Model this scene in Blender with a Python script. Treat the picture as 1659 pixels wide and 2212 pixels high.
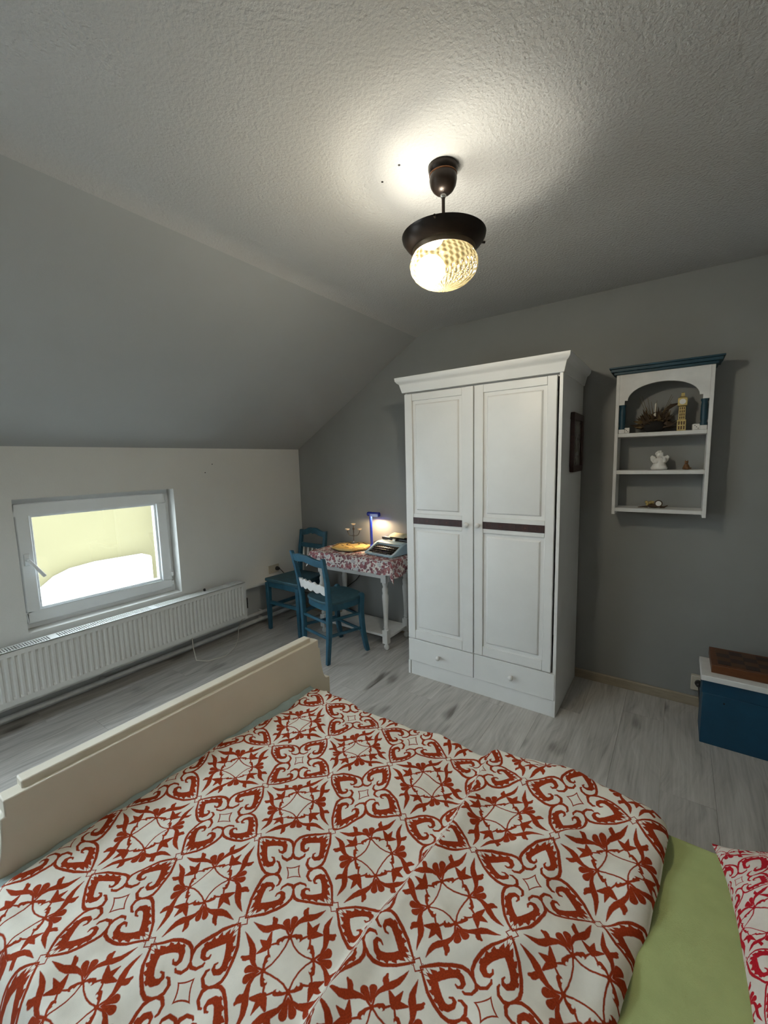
import bpy, bmesh, math, random
from math import sin, cos, pi, radians, sqrt
from mathutils import Vector, Matrix

for o in list(bpy.data.objects):
    bpy.data.objects.remove(o, do_unlink=True)
random.seed(7)
SC = bpy.context.scene
COL = SC.collection

# ------------------------------------------------------------------ camera
F_PX, W_PX = 905.7, 1659.0
YAW, PITCH, ROLL = 0.6133, -0.1203, -0.0252
CAM = Vector((2.973, -2.8356, 1.4264))
fw = Vector((-sin(YAW) * cos(PITCH), cos(YAW) * cos(PITCH), sin(PITCH)))
r0 = Vector((cos(YAW), sin(YAW), 0))
u0 = r0.cross(fw)
rt = r0 * cos(ROLL) + u0 * sin(ROLL)
up = -r0 * sin(ROLL) + u0 * cos(ROLL)
cd = bpy.data.cameras.new('camera')
cd.sensor_fit = 'HORIZONTAL'
cd.sensor_width = 36.0
cd.lens = 36.0 * F_PX / W_PX
cd.clip_start = 0.02
cam = bpy.data.objects.new('camera', cd)
m3 = Matrix((rt, up, -fw)).transposed()
cam.matrix_world = Matrix.Translation(CAM) @ m3.to_4x4()
COL.objects.link(cam)
SC.camera = cam

# ------------------------------------------------------------------ world, sun, exposure
SC.view_settings.view_transform = 'Standard'
SC.view_settings.look = 'None'
SC.view_settings.exposure = 0.28
SC.view_settings.gamma = 1.0
SC.view_settings.use_curve_mapping = False
wd = bpy.data.worlds.new('sky')
SC.world = wd
wd.use_nodes = True
bg = wd.node_tree.nodes['Background']
bg.inputs[0].default_value = (0.78, 0.90, 1.0, 1)
SKY = 11.5
bg.inputs[1].default_value = SKY
BULB_STRENGTH = 420.0
DESK_STRENGTH = 1250.0

# ------------------------------------------------------------------ helpers: meshes
class MB:
    def __init__(s):
        s.v = []; s.f = []
    def add(s, vs, fs):
        n = len(s.v)
        s.v.extend([tuple(p) for p in vs])
        s.f.extend([tuple(i + n for i in f) for f in fs])
        return s
    def box(s, x0, x1, y0, y1, z0, z1):
        return s.add([(x0, y0, z0), (x1, y0, z0), (x1, y1, z0), (x0, y1, z0),
                      (x0, y0, z1), (x1, y0, z1), (x1, y1, z1), (x0, y1, z1)],
                     [(0, 3, 2, 1), (4, 5, 6, 7), (0, 1, 5, 4), (1, 2, 6, 5), (2, 3, 7, 6), (3, 0, 4, 7)])
    def beam(s, p0, p1, w, h, upv=(0, 0, 1)):
        p0, p1 = Vector(p0), Vector(p1)
        d = (p1 - p0).normalized()
        a = d.cross(Vector(upv)).normalized()
        b = a.cross(d)
        vs = []
        for p in (p0, p1):
            for i, j in ((-1, -1), (1, -1), (1, 1), (-1, 1)):
                vs.append(p + a * (i * w / 2) + b * (j * h / 2))
        return s.add(vs, [(0, 1, 2, 3), (7, 6, 5, 4), (0, 4, 5, 1), (1, 5, 6, 2), (2, 6, 7, 3), (3, 7, 4, 0)])
    def vpost(s, secs):
        vs = []; fs = []
        for (x, y, z, w, d) in secs:
            vs += [(x - w / 2, y - d / 2, z), (x + w / 2, y - d / 2, z), (x + w / 2, y + d / 2, z), (x - w / 2, y + d / 2, z)]
        n = len(secs)
        for k in range(n - 1):
            for i in range(4):
                j = (i + 1) % 4
                fs.append((4 * k + i, 4 * k + j, 4 * k + 4 + j, 4 * k + 4 + i))
        fs.append((3, 2, 1, 0)); fs.append((4 * n - 4, 4 * n - 3, 4 * n - 2, 4 * n - 1))
        return s.add(vs, fs)
    def lathe(s, prof, c=(0, 0, 0), seg=24, axis='z', closed=False):
        vs = []; fs = []
        for (r, z) in prof:
            r = max(r, 1e-5)
            for k in range(seg):
                a = 2 * pi * k / seg
                p = (r * cos(a), r * sin(a), z)
                if axis == 'x': p = (z, r * cos(a), r * sin(a))
                elif axis == 'y': p = (r * cos(a), z, r * sin(a))
                vs.append((p[0] + c[0], p[1] + c[1], p[2] + c[2]))
        n = len(prof)
        rng = range(n) if closed else range(n - 1)
        for i in rng:
            i2 = (i + 1) % n
            for k in range(seg):
                k2 = (k + 1) % seg
                fs.append((i * seg + k, i * seg + k2, i2 * seg + k2, i2 * seg + k))
        if not closed:
            if prof[0][0] > 1e-4: fs.append(tuple(reversed(range(seg))))
            if prof[-1][0] > 1e-4: fs.append(tuple(range((n - 1) * seg, n * seg)))
        return s.add(vs, fs)
    def tube(s, pts, r, seg=8):
        pts = [Vector(p) for p in pts]
        n = len(pts)
        rs = r if isinstance(r, (list, tuple)) else [r] * n
        vs = []; fs = []
        ref = None
        for i, p in enumerate(pts):
            t = (pts[min(i + 1, n - 1)] - pts[max(i - 1, 0)]).normalized()
            if ref is None:
                ref = Vector((0, 0, 1)) if abs(t.z) < .9 else Vector((1, 0, 0))
                ref = (ref - t * ref.dot(t)).normalized()
            else:
                ref = (ref - t * ref.dot(t)).normalized()
            b = t.cross(ref)
            for k in range(seg):
                a = 2 * pi * k / seg
                vs.append(p + (ref * cos(a) + b * sin(a)) * rs[i])
        for i in range(n - 1):
            for k in range(seg):
                k2 = (k + 1) % seg
                fs.append((i * seg + k, i * seg + k2, (i + 1) * seg + k2, (i + 1) * seg + k))
        fs.append(tuple(reversed(range(seg)))); fs.append(tuple(range((n - 1) * seg, n * seg)))
        return s.add(vs, fs)
    def prism(s, poly, plane, a0, a1):
        n = len(poly)
        def P(u, v, a):
            return {'xz': (u, a, v), 'yz': (a, u, v), 'xy': (u, v, a)}[plane]
        vs = [P(u, v, a0) for u, v in poly] + [P(u, v, a1) for u, v in poly]
        fs = [tuple(range(n)), tuple(reversed(range(n, 2 * n)))]
        for i in range(n):
            j = (i + 1) % n
            fs.append((i, n + i, n + j, j))
        return s.add(vs, fs)
    def ball(s, c, r, seg=16, rings=10):
        if not isinstance(r, (list, tuple)): r = (r, r, r)
        prof = []
        vs = []; fs = []
        for i in range(rings + 1):
            t = -pi / 2 + pi * i / rings
            for k in range(seg):
                a = 2 * pi * k / seg
                cr = max(cos(t), 1e-4)
                vs.append((c[0] + r[0] * cr * cos(a), c[1] + r[1] * cr * sin(a), c[2] + r[2] * sin(t)))
        for i in range(rings):
            for k in range(seg):
                k2 = (k + 1) % seg
                fs.append((i * seg + k, i * seg + k2, (i + 1) * seg + k2, (i + 1) * seg + k))
        fs.append(tuple(reversed(range(seg)))); fs.append(tuple(range(rings * seg, (rings + 1) * seg)))
        return s.add(vs, fs)
    def torus(s, c, R, r, seg=32, ts=8, axis='z'):
        prof = [(R + r * cos(2 * pi * k / ts), r * sin(2 * pi * k / ts)) for k in range(ts)]
        return s.lathe(prof, c, seg, axis, closed=True)
    def frustum_panel(s, x0, x1, z0, z1, yb, yf, ch):
        # raised field panel whose front faces -y: base at yb, front at yf, chamfer ch
        vs = [(x0, yb, z0), (x1, yb, z0), (x1, yb, z1), (x0, yb, z1),
              (x0 + ch, yf, z0 + ch), (x1 - ch, yf, z0 + ch), (x1 - ch, yf, z1 - ch), (x0 + ch, yf, z1 - ch)]
        return s.add(vs, [(0, 1, 2, 3), (7, 6, 5, 4), (0, 4, 5, 1), (1, 5, 6, 2), (2, 6, 7, 3), (3, 7, 4, 0)])
    def mesh(s, name, off=None, smooth=None):
        me = bpy.data.meshes.new(name)
        v = s.v if off is None else [(p[0] - off[0], p[1] - off[1], p[2] - off[2]) for p in s.v]
        me.from_pydata(v, [], s.f)
        bm = bmesh.new(); bm.from_mesh(me)
        bmesh.ops.remove_doubles(bm, verts=bm.verts, dist=2e-5)
        bmesh.ops.recalc_face_normals(bm, faces=bm.faces)
        bm.to_mesh(me); bm.free()
        if smooth is not None:
            me.polygons.foreach_set('use_smooth', [True] * len(me.polygons))
            me.set_sharp_from_angle(angle=radians(smooth))
        return me

def obj(name, mb, mt, parent=None, bevel=0, smooth=None, local=False, seg=2, kind=None, label=None, remesh=0):
    off = None
    if parent is not None and not local:
        off = root_loc(parent)
    me = mb.mesh(name, off, smooth) if isinstance(mb, MB) else mb
    if mt is not None and len(me.materials) == 0: me.materials.append(mt)
    o = bpy.data.objects.new(name, me)
    COL.objects.link(o)
    if parent is not None: o.parent = parent
    if remesh:
        md = o.modifiers.new('remesh', 'REMESH'); md.mode = 'VOXEL'; md.voxel_size = remesh; md.use_smooth_shade = True
        sm = o.modifiers.new('smooth', 'SMOOTH'); sm.iterations = 3; sm.factor = .5
    if bevel:
        md = o.modifiers.new('bevel', 'BEVEL'); md.width = bevel; md.segments = seg
        md.limit_method = 'ANGLE'; md.angle_limit = radians(38)
        if smooth is None:
            me.polygons.foreach_set('use_smooth', [True] * len(me.polygons))
            me.set_sharp_from_angle(angle=radians(75))
    if kind: o['kind'] = kind
    if label: o['label'] = label
    return o

def root_loc(o):
    p = Vector(o.location)
    while o.parent is not None:
        o = o.parent; p = p + o.location
    return p

def tag(o, label, cat, group=None):
    o['label'] = label; o['category'] = cat
    if group: o['group'] = group
    return o

def thing(name, label, cat, loc=(0, 0, 0), rz=0.0, group=None):
    o = bpy.data.objects.new(name, None)
    o.empty_display_size = .05
    o.location = loc; o.rotation_euler = (0, 0, rz)
    COL.objects.link(o)
    return tag(o, label, cat, group)

def struct(o):
    o['kind'] = 'structure'; return o

# ------------------------------------------------------------------ helpers: materials
class NT:
    def __init__(s, mt):
        s.t = mt.node_tree; s.n = s.t.nodes
    def node(s, typ, **kw):
        nd = s.n.new(typ)
        for k, v in kw.items(): setattr(nd, k, v)
        return nd
    def put(s, sock, val):
        if val is None: return
        if isinstance(val, bpy.types.NodeSocket): s.t.links.new(val, sock)
        else:
            if hasattr(sock.default_value, '__len__') and not hasattr(val, '__len__'): val = (val,) * len(sock.default_value)
            sock.default_value = val
    def m(s, op, a, b=None, c=None, clamp=False):
        nd = s.node('ShaderNodeMath', operation=op, use_clamp=clamp)
        s.put(nd.inputs[0], a); s.put(nd.inputs[1], b); s.put(nd.inputs[2], c)
        return nd.outputs[0]
    def v(s, op, a, b=None, c=None, scale=None):
        nd = s.node('ShaderNodeVectorMath', operation=op)
        s.put(nd.inputs[0], a); s.put(nd.inputs[1], b); s.put(nd.inputs[2], c)
        if scale is not None: s.put(nd.inputs['Scale'], scale)
        return nd.outputs['Value'] if op in ('LENGTH', 'DOT_PRODUCT', 'DISTANCE') else nd.outputs[0]
    def noise(s, vec, scale, detail=3, rough=.55, dist=0.0):
        nd = s.node('ShaderNodeTexNoise')
        s.put(nd.inputs['Vector'], vec); nd.inputs['Scale'].default_value = scale
        nd.inputs['Detail'].default_value = detail; nd.inputs['Roughness'].default_value = rough
        nd.inputs['Distortion'].default_value = dist
        return nd.outputs[0]
    def mix(s, fac, a, b):
        nd = s.node('ShaderNodeMix', data_type='RGBA')
        s.put(nd.inputs[0], fac); s.put(nd.inputs[6], a); s.put(nd.inputs[7], b)
        return nd.outputs[2]
    def ramp(s, fac, stops):
        nd = s.node('ShaderNodeValToRGB')
        el = nd.color_ramp.elements
        while len(el) < len(stops): el.new(.5)
        for e, (p, c) in zip(el, stops): e.position = p; e.color = (*c, 1)
        s.put(nd.inputs[0], fac)
        return nd.outputs[0]
    def step(s, x, lo, hi):
        nd = s.node('ShaderNodeMapRange', interpolation_type='SMOOTHSTEP')
        s.put(nd.inputs[0], x); nd.inputs[1].default_value = lo; nd.inputs[2].default_value = hi
        return nd.outputs[0]
    def coord(s, which='Object', scale=None):
        c = s.node('ShaderNodeTexCoord').outputs[which]
        if scale is not None: c = s.v('MULTIPLY', c, scale)
        return c

def C4(c): return (c[0], c[1], c[2], 1.0)

def mat(name, col, rough=.5, metal=0.0, var=0.0, vscale=6.0, bump=0.0, bscale=200.0, bdist=.002, spec=.5, coat=0, stretch=None):
    mt = bpy.data.materials.new(name); mt.use_nodes = True
    t = NT(mt); b = t.n['Principled BSDF']
    b.inputs['Base Color'].default_value = C4(col)
    b.inputs['Roughness'].default_value = rough
    b.inputs['Metallic'].default_value = metal
    b.inputs['Specular IOR Level'].default_value = spec
    if coat: b.inputs['Coat Weight'].default_value = coat
    vec = t.coord('Object', stretch)
    if var:
        n = t.noise(vec, vscale, 4)
        lo = tuple(max(0, c * (1 - var)) for c in col); hi = tuple(min(1, c * (1 + var)) for c in col)
        t.put(b.inputs['Base Color'], t.ramp(n, [(.3, lo), (.7, hi)]))
    if bump:
        bn = t.node('ShaderNodeBump'); bn.inputs['Strength'].default_value = bump; bn.inputs['Distance'].default_value = bdist
        t.put(bn.inputs['Height'], t.noise(vec, bscale, 3))
        t.put(b.inputs['Normal'], bn.outputs[0])
    return mt

def emit(name, col, strength):
    mt = bpy.data.materials.new(name); mt.use_nodes = True
    t = NT(mt); t.n.remove(t.n['Principled BSDF'])
    e = t.node('ShaderNodeEmission'); e.inputs[0].default_value = C4(col); e.inputs[1].default_value = strength
    t.put(t.n['Material Output'].inputs[0], e.outputs[0])
    return mt

def ornament_mat(name, base, ink, h, origin, warp=0.0, thin=0.0, weave=900.0, rot=0.0):
    """Printed arabesque: a square lattice of scroll medallions (B) and flower medallions (A), as distances to tapered strokes."""
    mt = bpy.data.materials.new(name); mt.use_nodes = True
    t = NT(mt); b = t.n['Principled BSDF']
    uvn = t.node('ShaderNodeUVMap'); uvn.uv_map = 'UVMap'
    uv = uvn.outputs[0]
    if rot:
        rn = t.node('ShaderNodeVectorRotate', rotation_type='Z_AXIS'); t.put(rn.inputs[0], uv); rn.inputs['Angle'].default_value = rot; uv = rn.outputs[0]
    wn = t.node('ShaderNodeTexNoise'); t.put(wn.inputs['Vector'], uv); wn.inputs['Scale'].default_value = 9; wn.inputs['Detail'].default_value = 1
    wv = t.v('SUBTRACT', wn.outputs[1], (.5, .5, .5))
    uv = t.v('MULTIPLY_ADD', wv, (warp, warp, 0), uv)
    p = t.v('SUBTRACT', uv, (origin[0], origin[1], 0))
    p = t.v('SCALE', p, scale=1.0 / (2 * h))
    q = t.v('FRACTION', t.v('ADD', p, (.5, .5, 0)))
    q = t.v('SCALE', t.v('SUBTRACT', q, (.5, .5, 0)), scale=2.0)
    q = t.v('ABSOLUTE', q)
    sx = t.node('ShaderNodeSeparateXYZ'); t.put(sx.inputs[0], q)
    x, y = sx.outputs[0], sx.outputs[1]
    isA = t.m('GREATER_THAN', t.m('ADD', x, y), 1.0)
    # local axes: B -> (x,y), A -> (1-x,1-y)
    ox = t.m('SUBTRACT', 1.0, x); oy = t.m('SUBTRACT', 1.0, y)
    def fold(a, c):
        cx = t.node('ShaderNodeCombineXYZ')
        t.put(cx.inputs[0], t.m('MAXIMUM', a, c)); t.put(cx.inputs[1], t.m('MINIMUM', a, c))
        return cx.outputs[0]
    fb = fold(x, y); fa = fold(ox, oy)
    def cap(pv, p0, p1, r0, r1):
        bx, by = p1[0] - p0[0], p1[1] - p0[1]
        L2 = bx * bx + by * by
        pa = t.v('SUBTRACT', pv, (p0[0], p0[1], 0))
        hh = t.m('MULTIPLY', t.v('DOT_PRODUCT', pa, (bx / L2, by / L2, 0)), 1.0, clamp=True)
        hv = t.v('SCALE', (bx, by, 0), scale=hh)
        d = t.v('DISTANCE', pa, hv)
        return t.m('SUBTRACT', t.m('MULTIPLY_ADD', hh, r0 - r1, d), r0)
    def union(ds):
        r = ds[0]
        for d in ds[1:]: r = t.m('MINIMUM', r, d)
        return r
    def path(pv, pts):
        return [cap(pv, pts[i][:2], pts[i + 1][:2], pts[i][2], pts[i + 1][2]) for i in range(len(pts) - 1)]
    # --- B: scroll petals round a small diamond
    dB = path(fb, [(.955, 0, .014), (.86, .09, .020), (.75, .185, .024), (.6, .268, .026), (.46, .322, .026), (.37, .328, .026), (.295, .295, .026),
                   (.228, .240, .026), (.202, .165, .026), (.235, .085, .024), (.315, .05, .02), (.35, .06, .014)])
    dB += path(fb, [(.755, .0, .052), (.685, .085, .056), (.59, .16, .052), (.50, .212, .050), (.435, .205, .044), (.385, .155, .036), (.385, .10, .026), (.43, .07, .018), (.47, .085, .012)])
    for (cx_, cy_, ex, ey) in ((.765, .06, .835, .065), (.69, .14, .745, .162), (.60, .20, .640, .232), (.78, .0, .865, .0), (.505, .245, .53, .268)):
        dB.append(cap(fb, (cx_, cy_), (ex, ey), .042, .004))
    bsum = t.v('DOT_PRODUCT', fb, (1, 1, 0))
    bdif = t.v('DOT_PRODUCT', fb, (1, -1, 0))
    star = t.m('MULTIPLY_ADD', t.m('MULTIPLY', bdif, bdif), -1.1, bsum)      # slightly concave diamond
    star = t.m('SUBTRACT', t.m('ABSOLUTE', t.m('SUBTRACT', star, .125)), .014)
    dB.append(star)
    DB = union(dB)
    # --- A: four hearts, eight leaves, four tulips on thin arcs
    dA = [cap(fa, (.275, .275), (.43, .345), .010, .058)]
    dA.append(cap(fa, (.235, .235), (.237, .237), .036, .036))
    dA += path(fa, [(.25, .235, .014), (.35, .272, .019), (.44, .262, .030), (.53, .215, .046), (.60, .155, .050), (.67, .112, .040), (.75, .092, .028), (.86, .072, .005)])
    dA.append(cap(fa, (.56, .215), (.615, .275), .042, .040)); dA.append(cap(fa, (.60, .265), (.665, .285), .040, .020))
    dA += path(fa, [(.235, .225, .014), (.205, .12, .012), (.195, 0, .012)])
    dA += path(fa, [(.245, .23, .014), (.295, .180, .022), (.320, .110, .044)])
    dA += path(fa, [(.34, .075, .016), (.40, .03, .013), (.46, 0, .012)])
    dA.append(cap(fa, (.475, 0), (.625, 0), .060, .008))
    dA.append(cap(fa, (.465, .03), (.525, .140), .056, .016)); dA.append(cap(fa, (.425, 0), (.46, 0), .044, .055))
    DA = union(dA)
    hole = t.m('SUBTRACT', .019, t.v('DISTANCE', fa, (.287, .108, 0)))
    DA = t.m('MAXIMUM', DA, hole)
    # --- the small diamonds where the medallions meet
    dvec = t.v('SUBTRACT', t.v('ABSOLUTE', t.v('SUBTRACT', fb, (1, 0, 0))), (0, 0, 0))
    dsum = t.v('DOT_PRODUCT', dvec, (1, 1, 0))
    dd = t.m('SUBTRACT', t.m('ABSOLUTE', t.m('SUBTRACT', dsum, .085)), .011)
    nd = t.node('ShaderNodeMix', data_type='FLOAT'); t.put(nd.inputs[0], isA); t.put(nd.inputs[2], DB); t.put(nd.inputs[3], DA)
    D = t.m('MINIMUM', nd.outputs[0], dd)
    edge = t.noise(uv, 260, 2)
    D = t.m('ADD', D, t.m('MULTIPLY', t.m('SUBTRACT', edge, .5), .010))
    ink_f = t.step(t.m('ADD', D, thin), .007, -.007)
    n1 = t.noise(uv, 35, 3)
    basec = t.ramp(n1, [(.3, tuple(c * .93 for c in base)), (.7, base)])
    inkc = t.ramp(t.noise(uv, 320, 2), [(.3, tuple(c * .78 for c in ink)), (.7, tuple(c * 1.15 for c in ink))])
    t.put(b.inputs['Base Color'], t.mix(ink_f, basec, inkc))
    b.inputs['Roughness'].default_value = .9
    b.inputs['Specular IOR Level'].default_value = .15
    b.inputs['Sheen Weight'].default_value = .0
    bn = t.node('ShaderNodeBump'); bn.inputs['Strength'].default_value = .6; bn.inputs['Distance'].default_value = .002
    hgt = t.m('MULTIPLY_ADD', t.noise(uv, weave, 2), .5, t.m('MULTIPLY', t.noise(uv, 28, 3), 2.0))
    t.put(bn.inputs['Height'], hgt); t.put(b.inputs['Normal'], bn.outputs[0])
    return mt

# ------------------------------------------------------------------ materials
M = {}
M['wall_white'] = mat('white_wall_paint', (.66, .655, .63), .85, var=.03, vscale=2, bump=.25, bscale=120, spec=.2)
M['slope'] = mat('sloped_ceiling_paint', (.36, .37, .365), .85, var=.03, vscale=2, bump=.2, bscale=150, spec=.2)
M['ceiling'] = mat('roughcast_ceiling_paint', (.43, .43, .42), .85, bump=.8, bscale=95, bdist=.006, spec=.2)
M['wall_gray'] = mat('gray_wall_paint', (.255, .255, .247), .7, var=.04, vscale=3, bump=.12, bscale=160, spec=.3)
M['wall_side'] = mat('pale_gray_wall_paint', (.50, .495, .47), .8, var=.03, vscale=3)
M['wall_low'] = mat('gray_knee_wall_paint', (.55, .56, .565), .8, var=.05, vscale=5)
M['white_wood'] = mat('white_lacquered_wood', (.74, .735, .715), .42, var=.02, vscale=8, bump=.06, bscale=90)
M['white_pvc'] = mat('white_window_plastic', (.74, .76, .77), .32)
M['white_steel'] = mat('white_radiator_enamel', (.62, .62, .60), .38, var=.03, vscale=5)
M['white_old'] = mat('worn_white_paint', (.66, .65, .63), .5, var=.07, vscale=14, bump=.1, bscale=70)
M['cream'] = mat('cream_painted_wood', (.63, .575, .47), .5, var=.03, vscale=6, bump=.05, bscale=80)
M['petrol'] = mat('petrol_blue_paint', (.018, .085, .135), .42, var=.18, vscale=22, bump=.12, bscale=120)
M['petrol_seat'] = mat('petrol_blue_worn_seat', (.030, .088, .115), .6, var=.2, vscale=30, bump=.2, bscale=200)
M['petrol_shelf'] = mat('dark_petrol_paint', (.006, .042, .066), .5, var=.12, vscale=30)
M['chest'] = mat('dark_blue_chest_paint', (.004, .050, .098), .5, var=.12, vscale=12)
M['dark_metal'] = mat('dark_bronze_metal', (.020, .013, .009), .33, metal=.55, var=.3, vscale=30)
M['rust'] = mat('copper_patina', (.16, .065, .025), .5, metal=.6, var=.4, vscale=60)
M['bronze_in'] = mat('bronze_ring', (.13, .095, .06), .4, metal=.6, var=.2, vscale=40)
M['black'] = mat('black_plastic', (.008, .008, .009), .35)
M['dark_red_wood'] = mat('dark_carved_wood', (.035, .012, .010), .45, var=.3, vscale=60)
M['inlay'] = mat('reddish_inlay', (.075, .02, .014), .5)
M['skirting'] = mat('beige_skirting_wood', (.30, .25, .18), .5, var=.15, vscale=10, stretch=(1, 8, 8))
M['typewriter'] = mat('powder_blue_enamel', (.30, .43, .50), .35, var=.04, vscale=20)
M['key_black'] = mat('black_keys', (.010, .010, .011), .6, spec=.15)
M['chrome'] = mat('polished_steel', (.62, .60, .56), .22, metal=1.0)
M['paper'] = mat('cream_paper', (.78, .70, .48), .8)
M['tray'] = mat('yellow_wooden_board', (.58, .39, .13), .55, var=.2, vscale=14, stretch=(1, 4, 1))
M['burnt'] = mat('burnt_wood', (.055, .030, .014), .7, var=.3, vscale=40)
M['lampblue'] = mat('cobalt_blue_plastic', (.012, .028, .33), .25, spec=.6)
M['gold'] = mat('gilded_metal', (.55, .42, .17), .35, metal=.8, var=.2, vscale=60)
M['porcelain'] = mat('white_porcelain', (.72, .70, .66), .4)
M['brown_fig'] = mat('brown_glazed_clay', (.14, .06, .02), .4, var=.3, vscale=80)
M['dry'] = mat('dried_foliage', (.040, .022, .009), .8, var=.4, vscale=30)
M['dry_light'] = mat('dried_grass', (.11, .07, .025), .8, var=.4, vscale=30)
M['candle'] = mat('white_candle_wax', (.62, .58, .5), .5)
M['board_wood'] = mat('chess_box_brown_wood', (.115, .038, .012), .4, var=.2, vscale=14, stretch=(1, 6, 6))
M['board_dark'] = mat('chess_square_dark', (.022, .010, .007), .4)
M['board_light'] = mat('chess_square_light', (.085, .036, .014), .4)
M['glass_pic'] = mat('picture_print', (.24, .23, .21), .12, var=.3, vscale=14)
M['sheet_green'] = mat('green_fitted_sheet', (.45, .52, .23), .95, var=.05, vscale=20, bump=.4, bscale=420, spec=.1)
M['sheet_teal'] = mat('pale_teal_sheet', (.32, .40, .40), .95, var=.08, vscale=14, bump=.5, bscale=60, bdist=.006, spec=.1)
M['socket'] = mat('ivory_socket_plastic', (.52, .47, .38), .4)
M['cable_white'] = mat('white_cable', (.6, .57, .5), .5)
M['pipe'] = mat('white_painted_pipe', (.72, .72, .70), .45, var=.08, vscale=20)
M['yellow_wall'] = mat('yellow_facade_plaster', (.112, .096, .047), .9, var=.03, vscale=1.5, bump=.2, bscale=60)
M['sunlit_patch'] = mat('sunlit_patch_white', (.78, .77, .74), .9)  # white standing in for sunlight on the yellow facade
M['roof'] = mat('roof_boards', (.35, .22, .14), .8)
M['hole'] = mat('dark_hole', (.012, .010, .009), .9)
M['ground'] = mat('courtyard_paving', (.40, .38, .35), .9, var=.1, vscale=1)
M['duvet'] = ornament_mat('red_arabesque_print', (.78, .74, .65), (.315, .036, .008), .1405, (1.965, -1.945), warp=.018)
M['pillow'] = ornament_mat('crimson_arabesque_print', (.62, .56, .50), (.40, .008, .018), .088, (.03, .05), warp=.07, thin=.002, rot=.6)

def floor_mat():
    mt = bpy.data.materials.new('grey_oak_laminate'); mt.use_nodes = True
    t = NT(mt); b = t.n['Principled BSDF']
    oi = t.node('ShaderNodeObjectInfo').outputs['Random']
    co = t.coord('Object')
    off = t.node('ShaderNodeCombineXYZ'); t.put(off.inputs[0], t.m('MULTIPLY', oi, 37.0)); t.put(off.inputs[1], t.m('MULTIPLY', oi, 91.0))
    co = t.v('ADD', co, off.outputs[0])
    warp = t.noise(t.v('MULTIPLY', co, (3.5, 1.6, 1)), 1.0, 2)
    ww = t.node('ShaderNodeCombineXYZ'); t.put(ww.inputs[0], t.m('MULTIPLY', warp, .25))
    g = t.noise(t.v('MULTIPLY', t.v('ADD', co, ww.outputs[0]), (26, 2.2, 1)), 1.0, 5, .6, .6)
    g2 = t.noise(t.v('MULTIPLY', co, (95, 3.2, 1)), 1.0, 3)
    k = t.noise(t.v('MULTIPLY', co, (7, 2.6, 1)), 1.0, 1)
    v = t.m('ADD', t.m('MULTIPLY', g, .62), t.m('MULTIPLY', g2, .38))
    v = t.m('SUBTRACT', v, t.m('MULTIPLY', t.step(k, .63, .76), .28))
    c = t.ramp(v, [(.16, (.13, .115, .10)), (.44, (.40, .375, .345)), (.66, (.56, .53, .495))])
    tone = t.m('MULTIPLY_ADD', oi, .16, .92)
    hs = t.node('ShaderNodeHueSaturation'); t.put(hs.inputs['Value'], tone); t.put(hs.inputs['Color'], c)
    t.put(b.inputs['Base Color'], hs.outputs[0])
    b.inputs['Roughness'].default_value = .42
    bn = t.node('ShaderNodeBump'); bn.inputs['Strength'].default_value = .12; bn.inputs['Distance'].default_value = .001
    t.put(bn.inputs['Height'], g2); t.put(b.inputs['Normal'], bn.outputs[0])
    return mt
M['floor'] = floor_mat()

def cloth_mat():
    mt = bpy.data.materials.new('rose_print_cotton'); mt.use_nodes = True
    t = NT(mt); b = t.n['Principled BSDF']
    uvn = t.node('ShaderNodeUVMap'); uvn.uv_map = 'UVMap'; uv = uvn.outputs[0]
    wn = t.node('ShaderNodeTexNoise'); t.put(wn.inputs['Vector'], uv); wn.inputs['Scale'].default_value = 40
    uvw = t.v('MULTIPLY_ADD', t.v('SUBTRACT', wn.outputs[1], (.5, .5, .5)), (.012, .012, 0), uv)
    def vor(scale, rnd=1.0):
        vn = t.node('ShaderNodeTexVoronoi'); t.put(vn.inputs['Vector'], uvw); vn.inputs['Scale'].default_value = scale
        return vn
    a = vor(36); c = vor(60)
    ra = t.node('ShaderNodeSeparateColor'); t.put(ra.inputs[0], a.outputs['Color'])
    flower = t.ramp(ra.outputs[0], [(.0, (.26, .018, .032)), (.30, (.085, .007, .022)), (.42, (.24, .02, .04)), (.60, (.34, .08, .09)), (.66, (.46, .47, .50)), (.78, (.52, .52, .54)), (.82, (.16, .012, .035)), (1, (.22, .02, .045))])
    petal = t.m('SINE', t.m('MULTIPLY', a.outputs['Distance'], 95.0))
    flower = t.mix(t.m('MULTIPLY', t.step(petal, .1, .9), .35), flower, (.66, .60, .58, 1))
    fm = t.step(a.outputs['Distance'], .62, .52)
    base = (.68, .64, .61, 1)
    leafc = t.ramp(t.noise(uv, 90, 2), [(.4, (.045, .045, .06)), (.6, (.22, .03, .06))])
    lm = t.m('MULTIPLY', t.step(c.outputs['Distance'], .46, .38), .9)
    col = t.mix(lm, base, leafc)
    col = t.mix(t.m('MULTIPLY', fm, .9), col, flower)
    t.put(b.inputs['Base Color'], col)
    b.inputs['Roughness'].default_value = .9; b.inputs['Specular IOR Level'].default_value = .15
    return mt
M['rose_cloth'] = cloth_mat()

def glass_mat(name, tint=(1, 1, 1), refl=.06):
    mt = bpy.data.materials.new(name); mt.use_nodes = True
    t = NT(mt); t.n.remove(t.n['Principled BSDF'])
    tr = t.node('ShaderNodeBsdfTransparent'); tr.inputs[0].default_value = C4(tint)
    gl = t.node('ShaderNodeBsdfGlossy'); gl.inputs['Roughness'].default_value = .02
    mx = t.node('ShaderNodeMixShader'); mx.inputs[0].default_value = refl
    t.put(mx.inputs[1], tr.outputs[0]); t.put(mx.inputs[2], gl.outputs[0])
    t.put(t.n['Material Output'].inputs[0], mx.outputs[0])
    return mt
M['pane'] = glass_mat('window_glass', (.97, .98, .97))

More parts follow.
